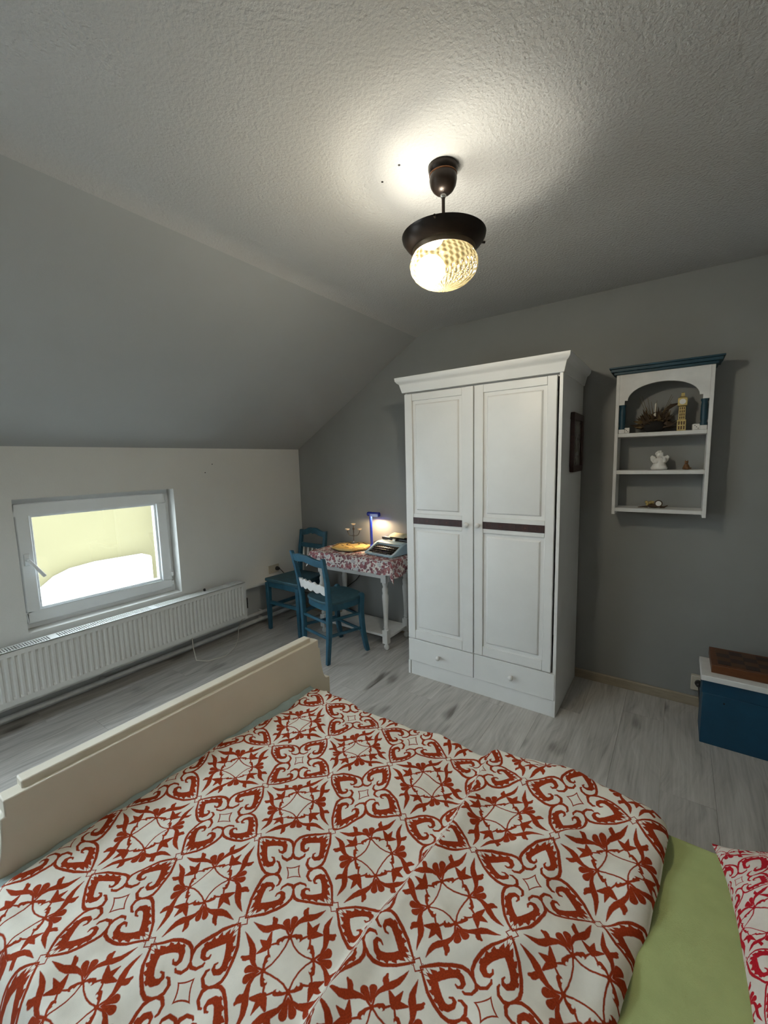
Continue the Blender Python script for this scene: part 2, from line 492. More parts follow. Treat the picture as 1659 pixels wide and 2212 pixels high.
def globe_mat():
    mt = bpy.data.materials.new('pressed_amber_glass'); mt.use_nodes = True
    t = NT(mt); t.n.remove(t.n['Principled BSDF'])
    co = t.coord('Object')
    s = t.node('ShaderNodeSeparateXYZ'); t.put(s.inputs[0], co)
    ang = t.m('ARCTAN2', s.outputs[1], s.outputs[0])
    # spiral ribs crossed with rings of beads, pressed into the glass
    rib = t.m('SINE', t.m('MULTIPLY_ADD', s.outputs[2], 70.0, t.m('MULTIPLY', ang, 36.0)))
    bead = t.m('SINE', t.m('MULTIPLY_ADD', s.outputs[2], 430.0, t.m('MULTIPLY', ang, 18.0)))
    hgt = t.m('ADD', rib, t.m('MULTIPLY', bead, .7))
    hf = t.step(hgt, -1.2, 1.0)
    tr = t.node('ShaderNodeBsdfTransparent'); tr.inputs[0].default_value = (.98, .93, .80, 1)
    tl = t.node('ShaderNodeBsdfTranslucent')
    t.put(tl.inputs[0], t.mix(hf, (.012, .009, .0035, 1), (.036, .030, .016, 1)))
    gl = t.node('ShaderNodeBsdfGlossy'); gl.inputs['Roughness'].default_value = .12
    bn = t.node('ShaderNodeBump'); bn.inputs['Strength'].default_value = .6; bn.inputs['Distance'].default_value = .003
    t.put(bn.inputs['Height'], hgt); t.put(gl.inputs['Normal'], bn.outputs[0]); t.put(tl.inputs['Normal'], bn.outputs[0])
    m1 = t.node('ShaderNodeMixShader'); t.put(m1.inputs[0], .60)
    t.put(m1.inputs[1], tr.outputs[0]); t.put(m1.inputs[2], tl.outputs[0])
    m2 = t.node('ShaderNodeMixShader'); m2.inputs[0].default_value = .06
    t.put(m2.inputs[1], m1.outputs[0]); t.put(m2.inputs[2], gl.outputs[0])
    t.put(t.n['Material Output'].inputs[0], m2.outputs[0])
    return mt
M['globe'] = globe_mat()
M['bulb'] = emit('glowing_bulb', (1.0, .95, .85), BULB_STRENGTH)
M['desk_bulb'] = emit('desk_lamp_glow', (1.0, .74, .42), DESK_STRENGTH)

# ------------------------------------------------------------------ room shell
XR, YF = 4.25, -4.70          # right wall, wall behind the camera
HK, HC, SX = 1.558, 2.369, 1.3645
W1 = (-2.138, -1.237, .507, 1.269)
W2 = (-3.72, -2.70, .507, 1.40)
LOW = .368                    # lower strip of the knee wall stands further back
mb = MB()
ys = [YF, W2[0], W2[1], W1[0], W1[1], .2]
for i in range(5):
    hole = i in (1, 3)
    w = W2 if i == 1 else W1
    if hole:
        mb.box(-.30, 0, ys[i], ys[i + 1], LOW, w[2]); mb.box(-.30, 0, ys[i], ys[i + 1], w[3], HK + .05)
    else:
        mb.box(-.30, 0, ys[i], ys[i + 1], LOW, HK + .05)
wl = struct(obj('wall_left', mb, M['wall_white']))
for (y, z) in ((-.915, 1.437), (-.979, 1.375)):
    obj('nail_hole', MB().lathe([(.004, 0), (.004, .0015)], (-.0005, y, z), 10, 'x'), M['hole'], wl)
struct(obj('trim_1', MB().box(-.30, -.092, YF, .2, -.1, LOW), M['wall_low']))
struct(obj('wall_back', MB().box(-.3, XR + .2, 0, .2, -.1, 2.6), M['wall_gray']))
struct(obj('wall_right', MB().box(XR, XR + .2, YF - .2, .2, -.1, 2.6), M['wall_side']))
struct(obj('wall_front', MB().box(-.3, XR + .2, YF - .2, YF, -.1, 2.6), M['wall_white']))
# sloped ceiling, then flat ceiling with a softened edge between them
sl = (HC - HK) / SX
n_ = Vector((-sl, 0, 1)).normalized()
mb = MB()
SKX = (.60, 1.27); SKYY = (-4.15, -2.62)      # added roof window, unseen, lets in extra daylight from above
def slope_piece(xa, xb, ya, yb):
    a0 = (xa, HK + xa * sl); a1 = (xb, HK + xb * sl)
    mb.prism([a0, a1, (a1[0] + n_.x * .15, a1[1] + n_.z * .15), (a0[0] + n_.x * .15, a0[1] + n_.z * .15)], 'xz', ya, yb)
for (xa, xb, ya, yb) in ((-.10, SX - .05, SKYY[1], .1), (-.10, SX - .05, YF - .1, SKYY[0]), (-.10, SKX[0], *SKYY), (SKX[1], SX - .05, *SKYY)):
    slope_piece(xa, xb, ya, yb)
struct(obj('wall_slope', mb, M['slope']))
mb = MB()
pts = []
for k in range(9):
    u = k / 8
    p0 = Vector((SX - .05, HC - .05 * sl)); p1 = Vector((SX, HC)); p2 = Vector((SX + .055, HC))
    p = p0 * (1 - u) ** 2 + p1 * 2 * u * (1 - u) + p2 * u * u
    pts.append((p.x, p.y))
pts += [(XR + .1, HC), (XR + .1, HC + .2), (SX - .16, HC + .2), (SX - .05 + n_.x * .15, HC - .05 * sl + n_.z * .15)]
mb.prism(pts, 'xz', YF - .1, .1)
ce = struct(obj('ceiling', mb, M['ceiling'], smooth=35))
for (x, y) in ((2.10, -1.556), (2.19, -1.59)):
    obj('drill_hole', MB().lathe([(.004, HC - .001), (.004, HC + .002)], (x, y, 0), 10), M['hole'], ce)
# floor: slab + planks running along y
fl = struct(obj('floor', MB().box(-.3, XR + .1, YF - .1, .1, -.12, -.0095), M['skirting']))
PW, PL = .192, 1.285
pmesh = None
row = 0
x = -.10
while x < XR:
    y = YF - ((row * .437) % 1.0) * PL
    while y < .0:
        y0, y1 = max(y, YF), min(y + PL, 0.0)
        if y1 - y0 > .02:
            if y1 - y0 > PL - 1e-4:
                if pmesh is None:
                    m_ = MB().box(0, PW - .0009, 0, PL - .0009, -.009, 0)
                    pmesh = m_.mesh('plank'); pmesh.materials.append(M['floor'])
                me = pmesh
            else:
                me = MB().box(0, PW - .0009, 0, (y1 - y0) - .0009, -.009, 0).mesh('plank'); me.materials.append(M['floor'])
            o = bpy.data.objects.new('plank', me); o.location = (x, y0, 0); o.parent = fl
            COL.objects.link(o)
        y += PL
    x += PW; row += 1
# skirting along the grey wall
bb = MB().prism([(0, 0), (-.013, 0), (-.013, .05), (-.008, .056), (0, .056)], 'yz', -.09, XR)
struct(obj('baseboard_back', bb, M['skirting']))

# ------------------------------------------------------------------ window(s)
def window(name, w, handle_turn):
    y0, y1, z0, z1 = w
    D = -.038          # how far the frame stands back in the wall
    o = struct(obj(name, None or MB()
        .box(D - .13, D - .052, y0, y1, z0, z0 + .036).box(D - .13, D - .052, y0, y1, z1 - .036, z1)
        .box(D - .13, D - .052, y0, y0 + .036, z0 + .036, z1 - .036).box(D - .13, D - .052, y1 - .036, y1, z0 + .036, z1 - .036), M['white_pvc'], bevel=.003))
    sy0, sy1, sz0, sz1 = y0 + .022, y1 - .026, z0 + .030, z1 - .030
    t_ = .066
    sash = obj('window_sash', MB()
        .box(D - .10, D - .034, sy0, sy1, sz0, sz0 + t_).box(D - .10, D - .034, sy0, sy1, sz1 - t_, sz1)
        .box(D - .10, D - .034, sy0, sy0 + t_, sz0 + t_, sz1 - t_).box(D - .10, D - .034, sy1 - t_, sy1, sz0 + t_, sz1 - t_), M['white_pvc'], o, bevel=.006)
    gy0, gy1, gz0, gz1 = sy0 + t_, sy1 - t_, sz0 + t_, sz1 - t_
    b = MB()
    bw = .014
    for (a, c, d, e) in ((gy0, gy1, gz0, gz0 + bw), (gy0, gy1, gz1 - bw, gz1), (gy0, gy0 + bw, gz0 + bw, gz1 - bw), (gy1 - bw, gy1, gz0 + bw, gz1 - bw)):
        b.box(D - .09, D - .052, a, c, d, e)
    obj('glazing_bead', b, M['white_pvc'], o, bevel=.004)
    obj('pane', MB().box(D - .078, D - .072, gy0 + .002, gy1 - .002, gz0 + .002, gz1 - .002), M['pane'], o)
    zc = .915; yc = sy0 + t_ * .45
    hd = obj('window_handle', MB().box(D - .034, D - .024, yc - .014, yc + .014, zc - .034, zc + .034).lathe([(.009, 0), (.009, .03)], (D - .026, yc, zc), 12, 'x'), M['white_pvc'], o, bevel=.003)
    pa = Vector((D + .004, yc, zc)); pb = pa + Vector((.012, .062 * handle_turn, -.105))
    obj('handle_lever', MB().beam(pa, pb, .018, .012, (1, 0, 0)), M['white_pvc'], hd, bevel=.004)
    g = MB()
    for zz in (sz0 + .02, sz0 + .085): g.box(D - .040, D - .028, sy1 - .004, sy1 + .010, zz, zz + .03)
    obj('hinge', g, M['white_pvc'], o, bevel=.002)
    return o
window('window_1', W1, 1.0)
window('window_2', W2, 0.0)
def added_roof_window(name):
    def bar(mb, xa, xb, ya, yb, h0, h1):
        P = lambda x, h: (x + n_.x * h, HK + x * sl + n_.z * h)
        mb.prism([P(xa, h0), P(xb, h0), P(xb, h1), P(xa, h1)], 'xz', ya, yb)
        return mb
    t_ = .06
    m_ = MB()
    for (xa, xb, ya, yb) in ((SKX[0], SKX[1], SKYY[0], SKYY[0] + t_), (SKX[0], SKX[1], SKYY[1] - t_, SKYY[1]), (SKX[0], SKX[0] + t_, SKYY[0] + t_, SKYY[1] - t_), (SKX[1] - t_, SKX[1], SKYY[0] + t_, SKYY[1] - t_)):
        bar(m_, xa, xb, ya, yb, .06, .13)
    o = struct(obj(name, m_, M['white_pvc']))
    obj('pane', bar(MB(), SKX[0] + t_, SKX[1] - t_, SKYY[0] + t_, SKYY[1] - t_, .09, .096), M['pane'], o)
added_roof_window('window_added')  # added opening out of view, there for its daylight

# ------------------------------------------------------------------ outside: neighbour's yellow house
nb = thing('neighbour_house', 'yellow plastered house wall seen close outside the window', 'building', (-3.6, -1.5, -3.0))
obj('facade', MB().box(-4.2, -3.6, -2.2, 4.0, -3.0, 1.30), M['yellow_wall'], nb)
obj('parapet_cap', MB().box(-4.22, -3.56, -2.22, 4.0, 1.30, 1.36), M['roof'], nb, bevel=.01)
obj('side_wing', MB().box(-3.6, -3.15, .55, 2.4, -3.0, 1.30), M['yellow_wall'], nb)
obj('sunlit_patch_block', MB().prism([(-1.7, -3.0), (-1.25, -.14), (-.98, .06), (-.80, .125), (-.5, .155), (.13, .145), (.16, .12), (.16, -3.0)], 'yz', -3.595, -3.35), M['sunlit_patch'], nb, bevel=.03, seg=3)  # block shaped like the sunlit patch on the facade, sunlight put into its white
struct(obj('ground', MB().box(-9, -.31, -12, 8, -3.2, -3.0), M['ground']))

# ------------------------------------------------------------------ radiator and pipes
RX0, RX1, RY0, RY1, RZ0, RZ1 = .032, .122, -2.62, -.772, .18, .477
rad = thing('radiator', 'long white panel radiator with vertical grooves under the window', 'radiator', (.08, -1.7, RZ0))
pitch = .0295
prof = []      # (y, x) front outline with pressed grooves
y = RY0 + .028
xf = RX1
mb = MB()
secs = [(RY0, xf), (RY0 + .02, xf)]
while y + pitch < RY1 - .02:
    secs += [(y, xf), (y + pitch * .22, xf - .0075), (y + pitch * .45, xf - .0075), (y + pitch * .67, xf)]
    y += pitch
secs += [(RY1, xf)]
zz = [RZ0, RZ0 + .03, RZ0 + .042, RZ1 - .042, RZ1 - .03, RZ1]
vs = []; fs = []
for (yy, xx) in secs:
    for k, z in enumerate(zz):
        vs.append((xf if k in (0, 1, 4, 5) else xx, yy, z))
nz = len(zz)
for i in range(len(secs) - 1):
    for k in range(nz - 1):
        fs.append((i * nz + k, (i + 1) * nz + k, (i + 1) * nz + k + 1, i * nz + k + 1))
mb.add(vs, fs)
mb.box(xf - .018, xf - .010, RY0 + .001, RY1 - .001, RZ0 + .001, RZ1 - .001)
obj('front_panel', mb, M['white_steel'], rad, smooth=30)
obj('back_panel', MB().box(RX0, RX0 + .012, RY0 + .01, RY1 - .01, RZ0, RZ1 - .006), M['white_steel'], rad)
for ya in (RY1 - .004, RY0):
    obj('side_cover', MB().box(RX0, xf, ya, ya + .004, RZ0 + .004, RZ1 + .001), M['white_steel'], rad, bevel=.001)
g = MB()
g.box(RX0, RX0 + .013, RY0, RY1, RZ1 - .004, RZ1 + .001); g.box(xf - .013, xf, RY0, RY1, RZ1 - .004, RZ1 + .001)
y = RY0; k = 0
while y < RY1 - .012:
    k += 1
    if k % 46 in (0, 1, 2): g.box(RX0 + .013, xf - .013, y, y + .0122, RZ1 - .004, RZ1 + .001)
    else: g.box(RX0 + .013, xf - .013, y, y + .0058, RZ1 - .004, RZ1 + .001)
    y += .0122
obj('top_grille', g, M['white_steel'], rad, kind='stuff')
obj('inner_fin', MB().box(RX0 + .03, xf - .03, RY0 + .02, RY1 - .02, RZ0 + .02, RZ1 - .04), M['wall_low'], rad)
obj('air_vent', MB().lathe([(.006, 0), (.009, .006), (.009, .016), (.004, .02)], (.052, -1.09, RZ1), 10), M['black'], rad)
vl = obj('valve', MB().tube([(.085, RY1 + .022, .33), (.085, RY1 + .022, .245)], .013, 10).lathe([(.012, 0), (.012, .03)], (.085, RY1, .285), 10, 'y'), M['black'], rad, smooth=40)
obj('riser_pipe', MB().tube([(.085, RY1 + .022, .25), (.085, RY1 + .022, .20), (.05, RY1 + .018, .15), (-.01, RY1 + .01, .14), (-.035, RY1 + .008, .127)], .009, 10), M['pipe'], vl, smooth=40)
for (nm, z, lab) in (('heating_pipe', .112, 'upper of the two white heating pipes along the foot of the window wall'),
                     ('heating_pipe', .050, 'lower of the two white heating pipes along the foot of the window wall')):
    p = thing(nm, lab, 'pipe', (-.040, -1.6, z), group='heating pipes under the radiator')
    obj('pipe_run', MB().tube([(-.040, -3.2, z), (-.040, -1.6, z), (-.040, -.02, z)], .0145, 12), M['pipe'], p, smooth=40)
    for yy in (-1.78, -.50):
        obj('pipe_clip', MB().box(-.092, -.040, yy - .008, yy + .008, z - .016, z + .016), M['pipe'], p, bevel=.003)
cw = obj('white_cord', MB().tube([(.10, -1.245, .174), (.115, -1.25, .10), (.16, -1.26, .02), (.21, -1.20, .0045), (.25, -1.08, .0045), (.18, -.95, .0045), (.10, -.86, .02), (.03, -.80, .08), (.04, -.765, .15)], .0035, 8), M['cable_white'], smooth=60)
tag(cw, 'thin white cable drooping onto the floor below the radiator', 'cable')

# ------------------------------------------------------------------ sockets on the walls
sk = thing('double_socket', 'ivory double wall socket behind the far blue chair', 'socket', (0, -.381, .45))
obj('face_plate', MB().box(0, .010, -.442, -.320, .447, .521), M['socket'], sk, bevel=.003)
for yy in (-.412, -.350):
    obj('socket_well', MB().lathe([(.021, .0095), (.021, .0125), (.017, .0125), (.016, .0105), (0.0, .0105)], (0, yy, .484), 20, 'x'), M['socket'], sk, smooth=40)
sk2 = thing('wall_socket', 'white socket low on the grey wall beside the blue chest', 'socket', (3.12, 0, .10))
obj('face_plate', MB().box(3.086, 3.160, -.028, 0, .102, .188), M['socket'], sk2, bevel=.004)
pl = thing('black_plug', 'black plug in the low socket beside the chest', 'plug', (3.115, -.028, .15))
obj('plug_body', MB().lathe([(.016, 0), (.018, -.012), (.013, -.034), (.006, -.04)], (3.120, -.0285, .152), 14, 'y'), M['black'], pl, smooth=50)
obj('plug_cord', MB().tube([(3.120, -.068, .152), (3.121, -.085, .14), (3.13, -.09, .05), (3.16, -.09, .006), (3.4, -.10, .006)], .0035, 8), M['black'], pl, smooth=60)

# ------------------------------------------------------------------ wardrobe
wr = thing('wardrobe', 'tall white two door wardrobe with dark carved bands and two drawers', 'wardrobe', (2.01, -.28, 0))
X0, X1, YFR, YB, WH = 1.538, 2.479, -.5526, -.016, 1.85
c = MB()
c.box(X1 - .017, X1, YFR, YB, 0, WH)                       # right side
c.box(X0, X0 + .017, -.533, YB, 0, WH)                     # left side
c.box(X0 + .017, X1 - .017, YB - .006, YB, .09, WH)        # back
c.box(X0, X0 + .017, YFR, -.533, 0, .094)                  # left foot
c.box(X0 + .017, X1 - .017, -.53, YB - .006, .236, .252)   # bottom
c.box(X0 + .017, X1 - .017, -.53, YB - .006, WH - .02, WH)
c.box(2.0035, 2.0075, -.525, YB - .006, .095, .236)
obj('carcass', c, M['white_wood'], wr, bevel=.0015)
obj('plinth', MB().box(X0 + .020, X1 - .017, YFR + .004, YFR + .022, 0, .096), M['white_wood'], wr, bevel=.001)
# cornice: profile swept round the front and both sides
prof = [(.000, 1.845), (.006, 1.845), (.017, 1.888), (.020, 1.897), (.029, 1.903), (.038, 1.916), (.040, 1.935), (-.02, 1.935), (-.02, 1.845)]
loop = [(X0, YB, -1, 0), (X0, YFR - .004, -1, -1), (X1, YFR - .004, 1, -1), (X1, YB, 1, 0)]
vs = []; fs = []
for (px_, py_, dx, dy) in loop:
    for (o_, z) in prof: vs.append((px_ + dx * o_, py_ + dy * o_, z))
n = len(prof)
for i in range(3):
    for k in range(n):
        k2 = (k + 1) % n
        fs.append((i * n + k, (i + 1) * n + k, (i + 1) * n + k2, i * n + k2))
fs += [tuple(range(n)), tuple(reversed(range(3 * n, 4 * n)))]
obj('cornice', MB().add(vs, fs), M['white_wood'], wr, bevel=.001)
obj('top_board', MB().box(X0 + .01, X1 - .01, YFR + .005, YB, 1.852, 1.868), M['white_wood'], wr)
def knob(x, z, y, par):
    k = obj('knob', MB().lathe([(.006, 0), (.006, -.012), (.013, -.017), (.0155, -.025), (.012, -.033), (.003, -.037), (0, -.0372)], (x, y, z), 16, 'y'), M['white_wood'], par, smooth=60)
    return k
YD = YFR - .0035
def door(x0, x1, s0, s1, kx, ajar=0.0):
    z0, z1 = .256, 1.836
    d = MB()
    d.box(x0, s0, YD, YD + .020, z0, z1).box(s1, x1, YD, YD + .020, z0, z1)
    for (a, b_) in ((z0, .315), (1.001, 1.0925), (1.792, z1)): d.box(s0 + .0006, s1 - .0006, YD + .0012, YD + .020, a, b_)
    d.box(s0, s1, YD + .010, YD + .016, z0 + .01, z1 - .01)
    do = obj('door', d, M['white_wood'], wr, bevel=.0028)
    for (a, b_) in ((.317, .999), (1.0945, 1.790)):
        p = MB()
        p.frustum_panel(s0 + .020, s1 - .020, a + .018, b_ - .018, YD + .0105, YD + .0015, .008)
        obj('panel', p, M['white_wood'], do, bevel=.001)
    bd = obj('carved_band', MB().box(s0 - .001, s1 + .001, YD - .0015, YD + .004, 1.026, 1.067), M['dark_red_wood'], do)
    knob(kx, 1.046, YD, do)
    return bd
def band_marks(s0, s1):
    c = MB(); L = s1 - s0; nsq = 5
    for k in range(nsq):
        cx = s0 + L * (k + .5) / nsq; r = .0135
        for (ax, bx, az, bz) in ((cx - r, cx + r, -r, -r + .0016), (cx - r, cx + r, r - .0016, r), (cx - r, cx - r + .0016, -r, r), (cx + r - .0016, cx + r, -r, r)):
            c.box(ax, bx, YD - .0024, YD - .0012, 1.0465 + az, 1.0465 + bz)
        if k % 2: c.lathe([(.006, YD - .0012), (.006, YD - .0026)], (cx, 0, 1.0465), 8, 'y')
    return c
for args in ((1.545, 2.0025, 1.598, 1.932, 1.968), (2.0085, 2.452, 2.062, 2.405, 2.038)):
    door(*args)
# inlaid ornaments of the two bands belong to the bands' doors
for o in [q for q in COL.objects if q.name.startswith('door') and q.parent == wr]:
    pass
dl = [q for q in COL.objects if q.parent == wr and q.name.startswith('door')]
for do, (s0, s1) in zip(dl, ((1.598, 1.932), (2.062, 2.405))):
    obj('band_ornament', band_marks(s0, s1), M['inlay'], do, kind='stuff')
for (a, b_, kx, kz) in ((1.545, 2.0035, 1.773, .172), (2.0080, 2.4735, 2.240, .176)):
    dr = obj('drawer', MB().box(a, b_, YD, YD + .020, .098, .2515), M['white_wood'], wr, bevel=.0018)
    knob(kx, kz, YD, dr)
# framed picture on the wardrobe's side
fp = thing('framed_picture', 'small dark framed picture hanging on the side of the white wardrobe', 'picture', (X1 + .01, -.22, 1.34))
py0, py1, pz0, pz1 = -.360, -.090, 1.341, 1.665
f = MB(); w_ = .034
for (a, b_, c_, d_) in ((py0, py1, pz0, pz0 + w_), (py0, py1, pz1 - w_, pz1), (py0, py0 + w_, pz0 + w_, pz1 - w_), (py1 - w_, py1, pz0 + w_, pz1 - w_)):
    f.box(X1 + .0005, X1 + .022, a, b_, c_, d_)
obj('frame', f, M['dark_red_wood'], fp, bevel=.004)
obj('print', MB().box(X1 + .0005, X1 + .010, py0 + w_, py1 - w_, pz0 + w_, pz1 - w_), M['glass_pic'], fp)

# ------------------------------------------------------------------ ceiling lamp
LX, LY = 2.2995, -1.4975
lp = thing('ceiling_lamp', 'dark bronze ceiling lamp with glowing amber pressed glass globe', 'lamp', (LX, LY, HC))
c_ = (LX, LY, 0)
ch_ = (LX, LY, .009)
obj('ceiling_rose', MB().lathe([(.047, HC), (.0485, HC - .006), (.0475, HC - .014), (.043, HC - .021), (.0415, HC - .024), (.0440, HC - .030), (.0448, 2.328), (.0415, 2.312), (.034, 2.299), (.0245, 2.2905), (.012, 2.286), (0, 2.286)], c_, 28), M['dark_metal'], lp, smooth=40)
obj('rose_ring', MB().torus((LX, LY, HC - .0265), .0425, .0030, 28, 8), M['rust'], lp, smooth=60, label='rust brown ring')
obj('rose_ferrule', MB().lathe([(.009, 2.288), (.010, 2.280), (.007, 2.274)], c_, 14), M['chrome'], lp, smooth=50)
obj('rod', MB().tube([(LX, LY, 2.285), (LX, LY, 2.118)], .0055, 12), M['dark_metal'], lp, smooth=50)
obj('rod_nut', MB().lathe([(.010, 2.176), (.016, 2.172), (.016, 2.162), (.010, 2.158)], ch_, 12), M['rust'], lp)
hat = [(.1375, 2.148), (.135, 2.139), (.124, 2.124), (.112, 2.112), (.1035, 2.106), (.1005, 2.107), (.110, 2.115), (.121, 2.127), (.132, 2.141), (.135, 2.149)]
ht = obj('hat_ring', MB().lathe(hat, ch_, 48, closed=True), M['dark_metal'], lp, smooth=50)
obj('neck_ring', MB().lathe([(.1035, 2.108), (.1035, 2.102), (.100, 2.092), (.098, 2.092), (.0995, 2.108)], ch_, 48, closed=True), M['bronze_in'], lp, smooth=50)
sp = MB()
for a in (.4, .4 + 2 * pi / 3, .4 + 4 * pi / 3):
    sp.tube([(LX, LY, 2.173), (LX + .06 * cos(a), LY + .06 * sin(a), 2.171), (LX + .132 * cos(a), LY + .132 * sin(a), 2.152)], .0028, 8)
obj('spider_arm', sp, M['dark_metal'], lp, smooth=50)
for a in (2.9, 2.9 + 2 * pi / 3, 2.9 + 4 * pi / 3):
    obj('thumb_screw', MB().tube([(LX + .133 * cos(a), LY + .133 * sin(a), 2.150), (LX + .146 * cos(a), LY + .146 * sin(a), 2.150)], .004, 8), M['dark_metal'], ht)
# globe: ribbed ellipsoid, open at the neck
vs = []; fs = []; SEG, RG = 96, 30
for i in range(RG + 1):
    t_ = -pi / 2 + (pi / 2 + .62) * i / RG
    for k in range(SEG):
        a = 2 * pi * k / SEG
        bump_ = 1 + .013 * sin(24 * a + 5.0 * t_) * cos(t_)
        r_ = .111 * max(cos(t_), 1e-4) * bump_
        vs.append((LX + r_ * cos(a), LY + r_ * sin(a), 2.067 + .072 * sin(t_) * bump_))
for i in range(RG):
    for k in range(SEG):
        k2 = (k + 1) % SEG
        fs.append((i * SEG + k, i * SEG + k2, (i + 1) * SEG + k2, (i + 1) * SEG + k))
gme = MB().add([(p[0] - LX, p[1] - LY, p[2] - 2.067) for p in vs], fs)
go = obj('globe', gme, M['globe'], lp, smooth=60, local=True, label='amber pressed glass globe')
go.location = (0, 0, 2.067 - HC)
M['uplight_dimmer'] = glass_mat('uplight_dimmer_glass', (.56, .555, .54), .02)
obj('uplight_dimmer_disc', MB().lathe([(.0965, 2.100), (.0965, 2.1035)], ch_, 40), M['uplight_dimmer'], lp)  # added tinted disc, dims the bulb's light on the ceiling
bu = obj('bulb', MB().ball((LX - .036, LY - .026, 2.053), (.048, .048, .045), 20, 12), M['bulb'], lp, smooth=60)
obj('lamp_holder', MB().lathe([(.016, 2.158), (.018, 2.13), (.016, 2.106), (0, 2.106)], (LX, LY, 0), 16), M['dark_metal'], lp, smooth=50)

# ------------------------------------------------------------------ wall shelf and its ornaments
ws = thing('wall_shelf', 'white open wall shelf with an arched top and blue cornice', 'shelf', (2.885, 0, 1.09))
SL, SR, SY = 2.668, 3.098, -.145
for (xa, xb) in ((SL, SL + .017), (SR - .017, SR)):
    obj('side_board', MB().box(xa, xb, SY, -.002, 1.095, 1.862), M['white_old'], ws, bevel=.002)
for z in (1.546, 1.342, 1.132):
    obj('shelf_board', MB().box(SL + .017, SR - .017, SY, -.002, z - .021, z), M['white_old'], ws, bevel=.002)
# arched front board
ax0, ax1 = SL + .045, SR - .045
poly = [(SL + .017, 1.862), (SL + .017, 1.700), (ax0 - .002, 1.700), (ax0 - .002, 1.722), (ax0 + .012, 1.722)]
cxm, rz_ = (ax0 + ax1) / 2, .085
ra = (ax1 - ax0) / 2 - .012
for k in range(21):
    a = pi - pi * k / 20
    poly.append((cxm + ra * cos(a), 1.722 + rz_ * sin(a)))
poly += [(ax1 + .002, 1.722), (ax1 + .002, 1.700), (SR - .017, 1.700), (SR - .017, 1.862)]
obj('arch_board', MB().prism(poly, 'xz', SY, SY + .016), M['white_old'], ws)
cp = MB()
for (z0, z1, o_) in ((1.862, 1.876, .012), (1.876, 1.892, .026), (1.892, 1.901, .034)):
    cp.box(SL - o_, SR + o_, SY - o_, -.002, z0, z1)
obj('cornice', cp, M['petrol_shelf'], ws, bevel=.002, label='dark blue cornice')
for xc in (SL + .034, SR - .034):
    obj('column', MB().lathe([(.017, 1.568), (.017, 1.578), (.013, 1.586), (.0155, 1.60), (.0155, 1.668), (.013, 1.684), (.017, 1.692), (.017, 1.700)], (xc, SY + .017, 0), 14), M['petrol_shelf'], ws, smooth=40, label='dark blue column')
    obj('column_base', MB().box(xc - .0145, xc + .0145, SY, SY + .029, 1.546, 1.568), M['white_old'], ws, bevel=.002)
# clock tower
ct = thing('clock_tower', 'golden clock tower figurine on the top board of the wall shelf', 'figurine', (2.972, -.080, 1.546))
obj('base', MB().box(-.020, .020, -.020, .020, 0, .058), M['gold'], ct, local=True, bevel=.002)
obj('shaft', MB().box(-.0155, .0155, -.0155, .0155, .058, .128), M['gold'], ct, local=True, bevel=.002)
gr = MB()
for i in (-1, 0, 1):
    for j in range(4): gr.box(i * .0085 - .0022, i * .0085 + .0022, -.0166, -.0154, .063 + j * .016, .075 + j * .016)
    for j in range(2): gr.box(i * .011 - .003, i * .011 + .003, -.0212, -.0198, .008 + j * .024, .026 + j * .024)
obj('window_slits', gr, M['board_light'], ct, local=True)
obj('clock_case', MB().box(-.021, .021, -.021, .021, .130, .172), M['gold'], ct, local=True, bevel=.002)
obj('clock_face', MB().lathe([(.014, -.0210), (.014, -.0225), (0, -.0225)], (0, 0, .151), 20, 'y'), M['porcelain'], ct, local=True)
obj('roof_cap', MB().vpost([(0, 0, .172, .030, .030), (0, 0, .178, .024, .024), (0, 0, .180, .016, .016), (0, 0, .196, .015, .015), (0, 0, .199, .004, .004)]), M['gold'], ct, local=True)
# dice
for (nm, x_, lab) in (('left', 2.723, 'small white die at the left end of the shelf top board'), ('right', 3.034, 'small white die at the right end of the shelf top board')):
    d_ = thing('die', lab, 'die', (x_, -.122, 1.5465), rz=.12, group='white dice on the wall shelf')
    obj('cube', MB().box(-.015, .015, -.015, .015, 0, .030), M['porcelain'], d_, local=True, bevel=.003)
    pp = MB()
    for (a, b_) in ((-.007, .022), (.007, .008), (0, .015)): pp.lathe([(.0022, -.0148), (.0022, -.0155), (0, -.0155)], (a, 0, b_), 10, 'y')
    obj('pips', pp, M['black'], d_, local=True)
# dry arrangement
da = thing('dried_arrangement', 'dark dried flower arrangement around a white candle on the wall shelf', 'dried flowers', (2.85, -.075, 1.5465))
obj('bowl', MB().lathe([(.030, 0), (.048, .012), (.055, .035), (.046, .055), (.030, .060), (0, .058)], (0, 0, 0), 20), M['hole'], da, local=True, smooth=50)
obj('candle', MB().lathe([(.009, .05), (.009, .098), (.006, .102), (0, .102)], (.004, -.01, 0), 12), M['candle'], da, local=True, smooth=50)
obj('candle', MB().lathe([(.006, .108), (.006, .150), (.003, .156), (0, .157)], (.004, .004, 0), 12), M['candle'], da, local=True, smooth=50)
rnd = random.Random(3)
def leaf(mb, p, d, L, w):
    p = Vector(p); d = Vector(d).normalized()
    s_ = d.cross(Vector((rnd.uniform(-.3, .3), 1, rnd.uniform(-.3, .3)))).normalized() * w
    nn = d.cross(s_).normalized() * w * .35
    mb.add([p, p + d * L * .45 + s_ + nn, p + d * L, p + d * L * .45 - s_ + nn, p + d * L * .45 - nn * .6], [(0, 1, 4), (1, 2, 4), (2, 3, 4), (3, 0, 4), (0, 3, 1), (1, 3, 2)])
lv = MB(); gs = MB()
